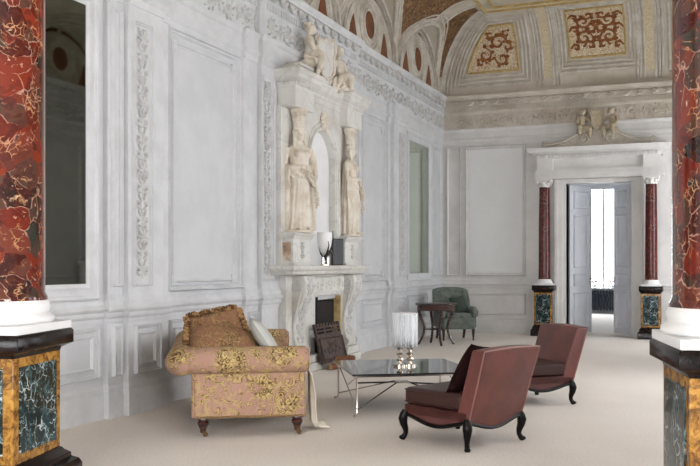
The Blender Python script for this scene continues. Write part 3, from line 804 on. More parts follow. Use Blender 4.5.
# ------------------------------------------------------------------ columns
def pedestal(t, w, h, k=1.):
    """square pedestal with inlaid marble faces; w body width"""
    a = w / 2
    b = MB().box(-a, a, -a, a, .22 * h, .86 * h)
    p = b.build('pedestal', M['siena'], t, bevel=.006 * k)
    q = MB(); m_ = .20 * a; e = .008 * k
    for r in range(4):
        Mt = Matrix.Rotation(r * PI / 2, 3, 'Z')
        q.box(-a + m_ * 1.1, a - m_ * 1.1, -a - e, -a + .01, .22 * h + m_, .86 * h - m_, Mt)
    q.build('inlaid_panel', M['green'], p, bevel=.004 * k)
    s = MB(); o = a + .03 * k
    s.lathe([(0, .855 * h), ((a + .0) * 1.415, .855 * h), ((a + .005 * k) * 1.415, .875 * h), ((a + .03 * k) * 1.415, .89 * h), ((a + .06 * k) * 1.415, .905 * h), ((a + .06 * k) * 1.415, .985 * h), ((a + .05 * k) * 1.415, h), (0, h)], 4, M=Matrix.Rotation(PI / 4, 3, 'Z'))
    s.build('cap_slab', M['black'], p, bevel=.004 * k)
    s = MB().lathe([(0, 0), ((a + .10 * k) * 1.415, 0), ((a + .10 * k) * 1.415, .10 * h), ((a + .085 * k) * 1.415, .13 * h), ((a + .05 * k) * 1.415, .15 * h), ((a + .05 * k) * 1.415, .175 * h), ((a + .02 * k) * 1.415, .20 * h), ((a + .005 * k) * 1.415, .222 * h), (0, .222 * h)], 4, M=Matrix.Rotation(PI / 4, 3, 'Z'))
    s.build('plinth', M['black'], p, bevel=.005 * k)
    return p
def big_column(x, y, rz, label):
    t = thing('marble_column', label, 'column', (x, y, 0), rz, 'foreground marble columns')
    pedestal(t, .57, .95)
    h = .95; r = .295
    b = MB().box(-.335, .335, -.335, .335, h, h + .05)
    pb = b.build('column_base', M['basewhite'], t, bevel=.004)
    MB().lathe([(.2, h + .045), (r + .04, h + .05), (r + .058, h + .065), (r + .055, h + .09), (r + .03, h + .105), (r + .022, h + .115), (r + .03, h + .135), (r + .032, h + .16), (r + .022, h + .185), (.2, h + .185)], 48).build('torus_rings', M['basewhite'], pb, ang=60)
    MB().lathe([(.2, h + .183), (r + .014, h + .183), (r + .014, h + .205), (r + .006, h + .22), (r, h + .23), (r, 3.0), (r - .005, 4.2), (r - .01, 5.6), (.2, 5.6)], 64).build('shaft', M['red'], t, ang=60)
    MB().lathe([(r - .03, 5.55), (r + .05, 5.6), (r + .05, 5.64), (r + .02, 5.68), (r + .12, 5.92), (r + .15, 5.96)], 40).build('capital', M['basewhite'], t, ang=60)
    return t
big_column(-3.96, 4.08, R_(14), 'huge red marble column on inlaid pedestal at the left edge, beside the mirror')
big_column(.13, 4.76, R_(14), 'huge red marble column on inlaid pedestal at the right edge')
def small_column(x, label):
    t = thing('marble_column', label, 'column', (x, Y1 - .21, 0), 0, 'small columns beside the door')
    pedestal(t, .34, .95, .55)
    pb = MB().box(-.17, .17, -.17, .17, .95, .985).build('column_base', M['basewhite'], t, bevel=.003)
    MB().lathe([(.1, .98), (.15, .985), (.155, 1.0), (.14, 1.02), (.13, 1.03), (.135, 1.05), (.12, 1.065), (.1, 1.065)], 24).build('torus_rings', M['basewhite'], pb, ang=60)
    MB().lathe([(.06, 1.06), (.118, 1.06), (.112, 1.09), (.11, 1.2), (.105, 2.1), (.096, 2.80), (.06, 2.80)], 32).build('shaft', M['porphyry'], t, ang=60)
    c = MB().lathe([(.06, 2.79), (.105, 2.795), (.105, 2.81), (.1, 2.82), (.11, 2.88), (.13, 2.91), (.06, 2.91)], 24).box(-.14, .14, -.14, .14, 2.91, 2.948)
    for k in range(8):
        a = k * PI / 4
        c.ell((.115 * math.cos(a), .115 * math.sin(a), 2.85), (.018, .03, .035), Matrix.Rotation(a, 3, 'Z'), 6, 4)
    for sx in (-1, 1):
        for sy in (-1, 1): c.ell((.115 * sx, .115 * sy, 2.89), .026, None, 8, 5)
    c.build('capital', M['far'], t, ang=60)
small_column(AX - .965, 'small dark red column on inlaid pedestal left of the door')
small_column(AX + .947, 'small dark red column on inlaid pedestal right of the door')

# ------------------------------------------------------------------ fireplace and overmantel
fp = thing('fireplace', 'tall white carved marble fireplace with arched overmantel on left wall', 'fireplace', (X0 + .10, YC, 0)); fp.scale = (1, 1, 1.02)
# local: x out of the chimney breast, y along the wall
D = .13      # projection of the jambs (front plane)
OS = .23; OW = .45     # half opening
for s in (-1, 1):
    y0, y1 = s * OW + OS, s * 1.06
    ya, yb = min(y0, y1), max(y0, y1)
    j = MB().box(0, D - .03, ya, yb, .13, 1.2)
    jo = j.build('jamb', M['stone'], fp, bevel=.008)
    # plinth block
    MB().box(0, D + .10, ya - .03, yb + .03, 0, .10).box(0, D + .07, ya - .015, yb + .015, .10, .2).build('jamb_plinth', M['stone'], jo, bevel=.01)
    # scrolled console, an S profile drawn in x,z and extruded along y
    prof = [(D - .05, 1.18), (D + .13, 1.18), (D + .15, 1.10), (D + .145, 1.0), (D + .10, .88), (D + .03, .74), (D + .0, .58), (D + .0, .44), (D + .03, .34), (D + .05, .27), (D + .04, .2), (D - .05, .2)]
    c0 = -.74 if s < 0 else .86
    co = MB().prism(prof, c0 - .15, c0 + .15, lambda u, v, w: (u, w, v)).build('console', M['stone'], jo, bevel=.012)
    b = MB()
    for side in (-1, 1):
        f = lambda u, v, w: (u, c0 + side * (.15 + w), v)
        q = MB(); spiral(q, D + .03, 1.05, .085, 1.9, PI * .5, -1, .014, .004, 26, .12); spiral(q, D + .03, .28, .04, 1.5, -PI / 2, 1, .01, .004, 18); q.xf(f); b.add(q.v, q.f)
        q = MB(); q.tube([(D + .09, .98, .004), (D + .05, .84, .004), (D - .0, .68, .004), (D - .03, .5, .004), (D - .02, .34, .004)], .012, 5); q.xf(f); b.add(q.v, q.f)
    q = vine(.24, .8, .16, .016)
    def cf(u, v, w):
        z = .34 + v; xx = D + .12
        for (xa, za), (xb, zb) in zip(prof[1:10], prof[2:11]):
            if zb <= z <= za: xx = xa + (xb - xa) * (za - z) / max(1e-6, za - zb)
        return (xx + w, c0 + u, z)
    q.xf(cf); b.add(q.v, q.f)
    b.build('console_carving', M['relief'], co)
    # inner slip of the opening
    sl = MB(); sl.prism([(s * (OW - .06) + OS, .1), (s * (OW + .02) + OS, .1), (s * (OW + .02) + OS, .95), (s * (OW - .06) + OS, .9)], 0, D - .05, lambda u, v, w: (w, u, v)); sl.build('slip', M['stone'], jo, bevel=.006)
li = MB().box(0, D - .01, -.7, .7, .92, 1.2).box(0, D + .03, -.62, .62, .97, 1.15)
b = li
q = rinceau(1.1, .13, .3, .014); q.xf(lambda u, v, w: (D + .032 + w, u - .55, .995 + v)); b.add(q.v, q.f); b.build('lintel', M['stone'], fp)
MB().sweep([(-.02, -1.25), (D + .12, -1.25), (D + .12, 1.08), (-.02, 1.08)][::1], [(-.08, 1.19), (.0, 1.19), (.03, 1.2), (.04, 1.215), (.045, 1.235), (.07, 1.25), (.08, 1.26), (.085, 1.275), (.085, 1.295), (.07, 1.305), (-.08, 1.305)]).box(-.02, D + .12, -1.25, 1.08, 1.2, 1.303).build('mantel_shelf', M['stone'], fp, ang=30)
MB().box(0, .012, -OW + OS, OW + OS, .0, .95).build('firebox_back', M['soot'], fp)
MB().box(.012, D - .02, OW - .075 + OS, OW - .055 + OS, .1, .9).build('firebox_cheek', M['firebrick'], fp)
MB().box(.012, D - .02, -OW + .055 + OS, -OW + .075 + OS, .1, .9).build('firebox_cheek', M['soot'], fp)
MB().box(.0, D + .19, -.47 + OS, .47 + OS, .0, .07).build('hearth', M['stone'], fp, bevel=.008)
# overmantel
for s in (-1, 1):
    c0 = s * .82
    st = MB().box(0, .22, c0 - .27, c0 + .27, 1.303, 1.34).box(0, .2, c0 - .255, c0 + .255, 1.34, 1.64)
    po = st.build('statue_pedestal', M['stone'], fp, bevel=.006)
    MB().sweep([(-.0, c0 - .26), (.205, c0 - .26), (.205, c0 + .26), (0, c0 + .26)], [(-.03, 1.62), (0, 1.62), (.015, 1.635), (.02, 1.655), (.04, 1.67), (.045, 1.69), (-.03, 1.70)]).box(0, .2, c0 - .25, c0 + .25, 1.63, 1.70).build('pedestal_cornice', M['stone'], po)
    MB().box(.02, .17, c0 - .258, c0 - .25, 1.36, 1.58).build('stained_face', M['stain'], po)
    q = vine(.12, .2, .1, .014); q.xf(lambda u, v, w: (.202 + w, c0 + u, 1.38 + v)); q.build('pedestal_carving', M['relief'], po)
    # back strip behind the statue and block of entablature above it
    MB().box(0, .06, c0 - .30, c0 + .22, 1.30, 3.2).build('back_pilaster', M['stone'], fp, bevel=.005)
    bl = MB().box(0, .24, c0 - .27, c0 + .27, 3.18, 3.42).build('entablature_block', M['stone'], fp, bevel=.006)
    bc = MB().sweep([(0, c0 - .27), (.24, c0 - .27), (.24, c0 + .27), (0, c0 + .27)], [(-.05, 3.40), (0, 3.40), (.012, 3.42), (.012, 3.47), (.05, 3.49), (.075, 3.51), (.08, 3.56), (.10, 3.58), (.105, 3.61), (-.05, 3.62)]).box(-.0, .24, c0 - .27, c0 + .27, 3.42, 3.62)
    dn = bc
    for i in range(9):
        u = c0 - .25 + .5 * (i + .5) / 9; dn.box(.25, .275, u - .018, u + .018, 3.43, 3.468)
    for i in range(4): 
        u = .04 + .05 * i; dn.box(u, u + .03, c0 - .297, c0 - .28, 3.43, 3.468)
    bc.build('block_cornice', M['stone'], bl)
# arched niche plate
AR = .42; zs = 2.62
arc = [(AR * math.cos(PI * i / 24), zs + AR * math.sin(PI * i / 24)) for i in range(25)]
poly = [(.60, 1.303), (.60, 3.42), (-.60, 3.42), (-.60, 1.303), (-AR, 1.303)] + arc[::-1] + [(AR, 1.303)]
ni = MB().prism(poly, 0, .12, lambda u, v, w: (w, u, v)).build('niche_surround', M['stone'], fp, bevel=.005)
MB().prism([(-AR, 1.303), (AR, 1.303)] + arc, .0, .02, lambda u, v, w: (w, u, v)).build('niche_back', M['basewhite'], ni)
b = MB()
for r, tr in ((AR + .03, .022), (AR + .09, .016)):
    pts = [(.12, -r, 1.32)] + [(.12, -r * math.cos(PI * i / 24), zs + r * math.sin(PI * i / 24)) for i in range(25)] + [(.12, r, 1.32)]
    b.tube(pts, tr, 6)
b.build('archivolt', M['stone'], ni)
b = MB()
q = MB()
for k in range(9): leaf(q, 0, 0, PI / 2 + (k - 4) * .62, .13, .06, 0, .03)
q.ell((0, .0, .02), (.05, .06, .04)); leaf(q, 0, -.02, -PI / 2 - .4, .14, .05, 0, .025); leaf(q, 0, -.02, -PI / 2 + .4, .14, .05, 0, .025)
q.xf(lambda u, v, w: (.14 + w, u, 3.17 + v)); b.add(q.v, q.f); b.build('keystone_acanthus', M['statue'], ni)
ec = MB().box(0, .13, -.56, .56, 3.36, 3.44).sweep([(0, -.56), (.13, -.56), (.13, .56), (0, .56)], [(-.03, 3.42), (0, 3.42), (.012, 3.47), (.05, 3.49), (.075, 3.51), (.08, 3.56), (.1, 3.58), (.105, 3.61), (-.03, 3.62)]).box(0, .15, -.56, .56, 3.44, 3.62)
ec.build('centre_cornice', M['stone'], fp)
MB().box(0, .2, -1.0, 1.0, 3.62, 3.70).box(0, .22, -.95, -.5, 3.70, 3.74).build('blocking_course', M['stone'], fp, bevel=.01)

# ------------------------------------------------------------------ statues
def hand(b, p, d, s, palm=.03):
    """palm with four curled fingers and a thumb; d = direction of the fingers, s = side of the thumb"""
    p = Vector(p); d = Vector(d).normalized(); sd = Vector(s); sd = (sd - d * sd.dot(d)).normalized(); nn = d.cross(sd)
    b.ell(p, (palm * 1.2, palm * .9, palm * .5), Matrix((d, sd, nn)).transposed(), 8, 6)
    for k in range(4):
        o = p + d * palm * 1.0 + sd * (k - 1.5) * palm * .48
        ln = palm * (1.5, 1.8, 1.7, 1.3)[k]
        b.tube([o, o + d * ln * .5 + nn * .1 * ln, o + d * ln * .85 + nn * .4 * ln], [palm * .25, palm * .23, palm * .18], 6)
    o = p + sd * palm * .8
    b.tube([o - d * palm * .3, o + sd * palm * .5 + d * palm * .3, o + sd * palm * .5 + d * palm], [palm * .28, palm * .25, palm * .2], 6)
def caryatid(loc, rz, label, flip=1):
    t = thing('caryatid_statue', label, 'statue', loc, rz, 'caryatids of the overmantel'); t.scale = (.80, .92, 1.036)
    b = MB()
    lv = [(.03, .165, .215, 0, 0), (.06, .155, .205, 0, 0), (.2, .135, .18, 0, 0), (.4, .125, .165, .01, 0), (.55, .13, .17, .015, .01), (.66, .125, .172, .01, .012), (.74, .11, .15, .01, .008), (.80, .10, .13, .01, 0), (.87, .115, .14, .015, 0), (.94, .118, .155, .015, 0), (1.0, .09, .165, 0, 0), (1.035, .06, .12, -.005, 0), (1.06, .043, .05, 0, 0), (1.12, .04, .044, .008, 0)]
    N = 120
    dense = []
    for q in range(len(lv) - 1):
        m_ = 6 if lv[q][0] < .8 else 3
        for e in range(m_): dense.append(tuple(lv[q][i] + (lv[q + 1][i] - lv[q][i]) * e / m_ for i in range(5)))
    lv = dense + [lv[-1]]
    vs = []; fs = []
    for z, rx, ry, ox, oy in lv:
        fold = .17 * max(0, min(1, (.80 - z) / .3))
        for k in range(N):
            a = 2 * PI * k / N
            g = 1 + fold * (.6 * math.sin(13 * a + 2 * z) + .5 * math.sin(21 * a - 3 * z + 1)) * (.55 + .45 * math.cos(a + PI * .9))
            knee = .045 * math.exp(-((a - .55 * flip if a < PI else a - 2 * PI - .55 * flip)) ** 2 / .12) * math.exp(-(z - .38) ** 2 / .03)
            vs.append(((rx * g + knee) * math.cos(a) + ox, flip * oy + (ry * g) * math.sin(a), z))
    for j in range(len(lv) - 1):
        for k in range(N):
            l = (k + 1) % N; fs.append((j * N + k, j * N + l, (j + 1) * N + l, (j + 1) * N + k))
    fs += [tuple(range(N)), tuple((len(lv) - 1) * N + k for k in range(N))]
    b.add(vs, fs)
    # breasts, girdle, head with face
    for s in (-1, 1): b.ell((.095, s * .062, .925), (.05, .052, .05))
    b.lathe([(.06, .79), (.122, .79), (.128, .805), (.122, .82), (.06, .82)], 24, sq=(.85, 1.08))
    b.ell((.02, 0, 1.165), (.072, .058, .092), None, 16, 12)
    b.ell((.065, 0, 1.115), (.025, .03, .025))
    b.tube([(.085, 0, 1.185), (.102, 0, 1.152), (.09, 0, 1.145)], [.009, .014, .009], 6)
    for s in (-1, 1):
        b.ell((.078, s * .026, 1.18), (.012, .014, .008)); b.ell((.02, s * .06, 1.16), (.015, .01, .022))
    b.ell((.088, 0, 1.125), (.01, .02, .006)); b.ell((.088, 0, 1.113), (.009, .015, .006))
    # hair parted, falling on the shoulders
    for k in range(11):
        a = -1.9 + 3.8 * k / 10
        b.ell((.02 - .0 + .05 * math.cos(a), .062 * math.sin(a), 1.225), (.028, .026, .026))
        b.ell((-.02 + .03 * math.cos(a), .066 * math.sin(a), 1.19), (.03, .022, .04))
    b.ell((-.035, 0, 1.15), (.06, .066, .09))
    for s in (-1, 1):
        b.tube([(.02, s * .066, 1.18), (.02, s * .075, 1.10), (.05, s * .08, 1.03), (.075, s * .085, .95)], [.02, .022, .02, .012], 8)
    # arms: one folded across the waist, the other lowered
    f = flip
    b.tube([(-.01, -f * .16, .99), (0, -f * .20, .90), (.02, -f * .225, .78), (.10, -f * .15, .755), (.155, -f * .04, .765)], [.052, .05, .04, .036, .024], 10)
    hand(b, (.165, -f * .015, .765), (.1, f * 1, -.1), (0, 0, 1))
    b.tube([(-.01, f * .16, .99), (0, f * .205, .90), (.03, f * .225, .78), (.10, f * .21, .66), (.13, f * .19, .60)], [.052, .05, .04, .032, .024], 10)
    hand(b, (.14, f * .185, .57), (.1, 0, -1), (1, 0, 0))
    # cloak: long folds behind and down both sides
    for k in range(9):
        a = PI * .42 + PI * 1.16 * k / 8
        z1 = .98 if 2 <= k <= 6 else .80
        r0 = .20 + .02 * math.sin(k * 2.3)
        b.tube([(.11 * math.cos(a), .18 * math.sin(a), z1), (.135 * math.cos(a + .05), .20 * math.sin(a), .7), (.15 * math.cos(a), .205 * math.sin(a + .05), .4), (.16 * math.cos(a - .04), (r0 + .01) * math.sin(a), .03)], [.018, .028, .03, .036], 8)
    for k in range(4):
        b.tube([(.03 + .02 * k, -f * (.225 - .012 * k), .76), (.03 + .025 * k, -f * (.235 - .01 * k), .6), (.04 + .02 * k, -f * (.225 - .02 * k), .44 + .03 * k)], [.02, .022, .012], 7)
    # over-fold of the dress
    for k in range(16):
        a = -1.5 + 3.0 * k / 15
        b.tube([(.105 * math.cos(a) + .012, .14 * math.sin(a), .79), (.132 * math.cos(a) + .012, .178 * math.sin(a), .66 + .02 * math.sin(k * 1.7))], [.014, .02], 6)
    # feet
    for s in (-1, 1): b.ell((.15, s * .075, .045), (.06, .03, .022))
    b.build('figure', M['statue'], t, remesh=.0075, smo=1)
    g = MB()
    path_ = [(.16, -f * .02, .74), (.18, f * .06, .70), (.185, f * .13, .62), (.18, f * .18, .5), (.16, f * .205, .38), (.155, f * .2, .3)]
    for i in range(5):
        for q in range(5):
            p = Vector(path_[i]).lerp(Vector(path_[i + 1]), q / 5)
            for e in range(3): g.ell(p + Vector((random.uniform(-.02, .025), random.uniform(-.025, .025), random.uniform(-.02, .02))), random.uniform(.013, .022), None, 6, 4)
    g.build('flower_garland', M['statue'], t)
    k = MB().lathe([(.05, 1.245), (.082, 1.245), (.086, 1.26), (.078, 1.275), (.084, 1.32), (.092, 1.325), (.092, 1.34), (.086, 1.35), (.098, 1.41), (.118, 1.43), (.122, 1.455), (.112, 1.46), (.05, 1.46)], 32)
    for i in range(20):
        a = 2 * PI * i / 20; k.ell((.098 * math.cos(a), .098 * math.sin(a), 1.40), (.01, .012, .022), Matrix.Rotation(a, 3, 'Z'), 6, 4)
    k.build('basket_capital', M['statue'], t, ang=50)
    MB().lathe([(0, 0), (.17, 0), (.17, .03), (0, .03)], 24, sq=(.95, 1.25)).build('foot_slab', M['statue'], t, bevel=.008)
    return t
caryatid((X0 + .255, YC - .82, 1.734), R_(-38), 'draped marble caryatid nearer the sofa, arm folded at her waist, facing forward', 1)
caryatid((X0 + .255, YC + .86, 1.734), R_(6), 'draped marble caryatid on the far side of the niche, seen in profile', 1)

def cherub(loc, rz, label, sc=1., flip=1, m='statue', group='cherubs on the overmantel'):
    t = thing('cherub_statue', label, 'statue', loc, rz, group); t.scale = (sc,) * 3
    f = flip; b = MB()
    b.ell((0, 0, .13), (.10, .12, .10)); b.ell((.01, 0, .24), (.085, .10, .12)); b.ell((0, 0, .36), (.085, .115, .10))
    b.ell((0, 0, .46), (.04, .045, .06))
    b.ell((.02, f * .02, .565), (.092, .082, .095), None, 14, 10)
    b.ell((.075, f * .02, .535), (.035, .05, .04)); b.ell((.112, f * .025, .555), (.015, .013, .014))
    for s in (-1, 1): b.ell((.09, s * .035 + f * .02, .575), (.014, .014, .010)); b.ell((.01, s * .085 + f * .02, .56), (.02, .012, .026))
    b.ell((.105, f * .02, .522), (.012, .02, .006))
    for k in range(16):
        a = k * 2.4; z = .60 + .05 * ((k * 7) % 5) / 5
        b.ell((-.005 + .075 * math.cos(a), f * .02 + .075 * math.sin(a), z), .028)
    # legs: one forward and bent, one hanging
    b.tube([(.03, -f * .06, .12), (.15, -f * .09, .15), (.21, -f * .10, .13), (.20, -f * .10, .0), (.19, -f * .10, -.10)], [.075, .07, .058, .052, .034], 12)
    b.ell((.225, -f * .105, -.115), (.055, .03, .025))
    b.tube([(.03, f * .06, .12), (.13, f * .15, .11), (.17, f * .18, .09), (.13, f * .19, -.06), (.11, f * .19, -.16)], [.075, .07, .058, .05, .034], 12)
    b.ell((.14, f * .19, -.18), (.055, .03, .025))
    # arms
    b.tube([(0, f * .11, .40), (.04, f * .19, .34), (.08, f * .22, .28), (.10, f * .26, .36)], [.048, .045, .04, .028], 10)
    hand(b, (.11, f * .275, .40), (0, .2 * f, 1), (1, 0, 0), .024)
    b.tube([(0, -f * .11, .40), (.03, -f * .16, .31), (.06, -f * .15, .22), (.12, -f * .10, .20)], [.048, .045, .04, .028], 10)
    hand(b, (.145, -f * .09, .20), (1, .2 * f, 0), (0, 0, 1), .024)
    b.build('figure', M[m], t, remesh=.012, smo=1)
    d = MB()
    for k in range(6): d.tube([(-.08, -.10 + .04 * k, .10), (.02, -.13 + .05 * k, .06), (.10, -.14 + .055 * k, .05), (.14, -.16 + .06 * k, -.04)], [.03, .035, .03, .018], 7)
    d.ell((-.02, 0, .0), (.14, .17, .07), None, 12, 8)
    d.build('drapery', M[m], t, remesh=.012, smo=1)
    return t
zc = 3.615
cherub((X0 + .24, YC - .48, zc + .27), R_(20), 'plump marble cherub seated on the overmantel cornice, left of the shield', .78, 1)
cherub((X0 + .26, YC + .42, zc + .17), R_(-10), 'plump marble cherub seated on the overmantel cornice, right of the shield', .78, -1)
def shield(loc, rz, label, m, m2, sc=1.):
    t = thing('shield_cartouche', label, 'shield', loc, rz); t.scale = (sc,) * 3
    out = [(-.15, .52), (-.08, .50), (0, .54), (.08, .50), (.15, .52), (.17, .40), (.13, .28), (.15, .16), (.09, .05), (0, 0), (-.09, .05), (-.15, .16), (-.13, .28), (-.17, .40)]
    f = lambda u, v, w: (w, u, v)
    MB().prism(out, -.035, .025, f).build('plate', M[m2], t, bevel=.01)
    b = MB(); b.tube([f(u, v, .025) for u, v in out], .02, 7, closed=True)
    for s in (-1, 1):
        q = MB(); spiral(q, s * .15, .52, .05, 1.3, -PI / 2, s, .018); spiral(q, s * .14, .12, .05, 1.2, PI / 2, -s, .018)
        spiral(q, s * .22, -.02, .08, 1.4, PI / 2, s, .024); spiral(q, s * .36, -.04, .06, 1.2, PI / 2, -s, .02)
        for k in range(5): leaf(q, s * (.06 + .07 * k), -.07, PI / 2 - s * (.3 + .28 * k), .14, .06, .01, .025)
        q.xf(f); b.add(q.v, q.f)
    b.build('scrolled_border', M[m], t)
    return t
shield((X0 + .28, YC - .06, zc + .14), R_(-18), 'grey marble shield between the two cherubs of the overmantel', 'statue', 'stone', 1.0)
cherub((AX - .27, Y1 - .22, 3.80), R_(-75), 'small plaster cherub left of the shield on the door pediment', .66, 1, 'plasterold', 'cherubs over the door')
cherub((AX + .27, Y1 - .22, 3.80), R_(-105), 'small plaster cherub right of the shield on the door pediment', .66, -1, 'plasterold', 'cherubs over the door')
shield((AX, Y1 - .26, 3.84), R_(-90), 'small plaster shield between the cherubs on the door pediment', 'plasterold', 'plasterold', .66)

# ------------------------------------------------------------------ things on and around the fireplace
t = thing('mantel_lamp', 'black twig framed lamp with white shade standing on the mantel', 'lamp', (X0 + .36, YC - .27, 1.331), R_(20)); t.scale = (.86, .86, .94)
MB().lathe([(.0, 0), (.075, 0), (.075, .015), (.05, .025), (.03, .05), (.035, .06), (.0, .06)], 20).build('base', M['silver'], t)
for k in range(3): 
    a = k * 2.1
    MB().lathe([(.0, .0), (.026, .0), (.026, .08), (.03, .085), (.03, .095), (.0, .095)], 14, c=(.045 * math.cos(a), .045 * math.sin(a), .02)).build('glass_foot', M['greymirror'], t)
MB().lathe([(.035, .16), (.06, .18), (.10, .28), (.115, .40), (.11, .45), (.10, .45), (.105, .40), (.09, .28), (.05, .19), (.03, .17)], 24).build('shade', M['shade'], t)
b = MB()
b.tube([(0, 0, .05), (-.01, .03, .12), (.06, .09, .17), (.10, .11, .26), (.12, .06, .36), (.12, .0, .47)], [.014, .016, .014, .012, .009, .006], 8)
b.tube([(0, 0, .06), (.02, -.06, .12), (.05, -.10, .20), (.07, -.13, .27), (.06, -.14, .33)], [.014, .016, .014, .009, .005], 8)
b.tube([(.05, -.10, .20), (.10, -.03, .17), (.11, .06, .17), (.10, .15, .19)], [.012, .011, .009, .005], 8)
b.tube([(0, 0, .08), (-.06, .02, .16), (-.09, .0, .28), (-.05, -.02, .42)], [.012, .012, .01, .005], 8)
b.build('twig_frame', M['blackmetal'], t)
t = thing('mantel_mirror', 'small grey framed mirror leaning at the back of the mantel', 'mirror', (X0 + .28, YC + .34, 1.331), 0)
MB().box(-.012, .012, -.18, .18, .0, .36).build('frame', M['blackmetal'], t, bevel=.003)
MB().box(.012, .016, -.165, .165, .015, .345).build('glass', M['greymirror'], t)
t = thing('fire_plate', 'rusty cast iron fireback plate leaning in the fireplace opening', 'fireback', (X0 + .375, YC - .02, .072), 0)
Mt = Matrix.Rotation(R_(-14), 3, 'Y')
b = MB(); f = lambda u, v, w: Mt @ Vector((w, u, v))
b.prism([(-.40, 0), (.40, 0), (.40, .36), (-.40, .36)], 0, .03, f)
for (a0, b0) in ((.36, .385), (.41, .43), (.455, .48)): b.prism([(-.40, a0), (.40, a0), (.40, b0), (-.40, b0)], 0, .03, f)
for u in (-.40, -.14, .10, .36): b.prism([(u, .36), (u + .04, .36), (u + .04, .48), (u, .48)], 0, .03, f)
for i in range(9):
    u = -.38 + .095 * i; b.prism([(u - .025, .48), (u + .025, .48), (u + .02, .52), (u - .02, .52)], 0, .03, f)
b.build('plate', M['iron'], t, bevel=.004)
b = MB(); frame(b, -.37, .37, .03, .33, .03, og(.6), lambda u, v, w: f(u, v, w + .03))
q = MB()
for s in (-1, 1): spiral(q, s * .11, .18, .08, 1.4, PI / 2, s, .012); leaf(q, s * .05, .1, PI / 2 - s * .9, .16, .05); leaf(q, s * .2, .14, s * .5 + (0 if s > 0 else PI), .1, .05)
q.ell((0, .19, 0), (.05, .07, .02)); q.xf(lambda u, v, w: f(u, v, w + .03)); b.add(q.v, q.f)
b.build('relief', M['iron'], t)
def log(loc, rz, ln, r, label, tilt=0):
    t = thing('firewood_log', label, 'log', loc, rz, 'firewood by the hearth'); t.rotation_euler = (0, tilt, rz)
    pts = [(-ln / 2 + ln * i / 6, .01 * math.sin(i * 2.1), r) for i in range(7)]
    MB().tube(pts, [r * (1 + .06 * math.sin(i * 1.7)) for i in range(7)], 12).build('bark', M['logbark'], t)
    for s in (-1, 1): MB().lathe([(0, 0), (r * .93, 0), (r * .9, .004), (0, .004)], 12, c=(s * ln / 2 - (0 if s > 0 else .004), 0 + .01 * math.sin(0 if s < 0 else 12.6), r), M=Matrix.Rotation(PI / 2, 3, 'Y')).build('cut_end', M['logcut'], t)
log((-4.40, 10.42, 0), R_(75), .30, .04, 'rust brown split log lying on the carpet before the hearth')
log((-4.25, 10.56, 0), R_(25), .24, .045, 'short log with pale cut end beside the coffee table corner')
log((-4.33, 10.50, .092), R_(50), .26, .038, 'pale ended log lying across the two others')

# ------------------------------------------------------------------ sofa
sf = thing('sofa', 'rolled arm sofa in pink and gold floral brocade before the left wall', 'sofa', (-3.778, 6.876, 0), R_(31))
LH = .95
MB().box(-.43, .415, -LH + .02, LH - .02, .16, .37).build('frame', M['floral'], sf, bevel=.02)
def roll(p0, p1, r, n=20):
    p0, p1 = Vector(p0), Vector(p1)
    return MB().tube([p0, p0.lerp(p1, .02), p0.lerp(p1, .5), p0.lerp(p1, .98), p1], [r * .9, r, r * 1.02, r, r * .9], n)
for s in (-1, 1):
    b = MB().box(-.44, .425, min(s * LH, s * (LH - .16)), max(s * LH, s * (LH - .16)), .15, .62)
    q = roll((-.54, s * (LH - .03), .60), (.44, s * (LH - .03), .60), .105); b.add(q.v, q.f)
    a = b.build('arm', M['floral'], sf, bevel=.015)
    w = MB().lathe([(0, 0), (.085, 0), (.08, .012), (0, .012)], 20, c=(.44, s * (LH - .03), .60), M=Matrix.Rotation(PI / 2, 3, 'Y')).build('arm_facing', M['floral'], a)
b = MB().box(-.46, -.30, -LH + .012, LH - .012, .16, .60)
q = roll((-.54, -LH - .02, .595), (-.54, LH + .02, .595), .11); b.add(q.v, q.f)
for s in (-1, 1): b.ell((-.545, s * (LH - .02), .597), (.115, .12, .108), None, 16, 12)
b.build('backrest', M['floral'], sf, bevel=.012)
MB().box(-.28, .44, -LH + .17, LH - .17, .37, .52).build('seat_cushion', M['floral'], sf, bevel=.045, seg=4)
b = MB()
for i in range(46):
    x = -.42 + .83 * i / 45; b.ell((x, -LH - .002, .166), .0095, None, 6, 4)
for i in range(100):
    y = -LH + 2 * LH * i / 99; b.ell((.427, y, .166), .0095, None, 6, 4)
b.build('nailhead_trim', M['brass'], sf)
for sx, sy in ((-.37, -1), (.365, -1), (-.37, 1), (.365, 1)):
    y = sy * (LH - .07)
    l = MB().lathe([(.0, .155), (.048, .155), (.05, .14), (.034, .125), (.046, .115), (.044, .10), (.026, .065), (.022, .05), (.0, .05)], 16, c=(sx, y, 0)).build('leg', M['darkwood'], sf)
    MB().lathe([(0, .055), (.024, .055), (.022, .035), (.010, .03), (0, .03)], 12, c=(sx, y, 0)).lathe([(0, -.010), (.016, -.010), (.02, -.004), (.02, .004), (.016, .010), (0, .010)], 14, c=(sx + .016, y, .02), M=Matrix.Rotation(PI / 2, 3, 'X')).box(sx - .004, sx + .02, y - .013, y + .013, .02, .038).build('castor', M['darkbrass'], l)
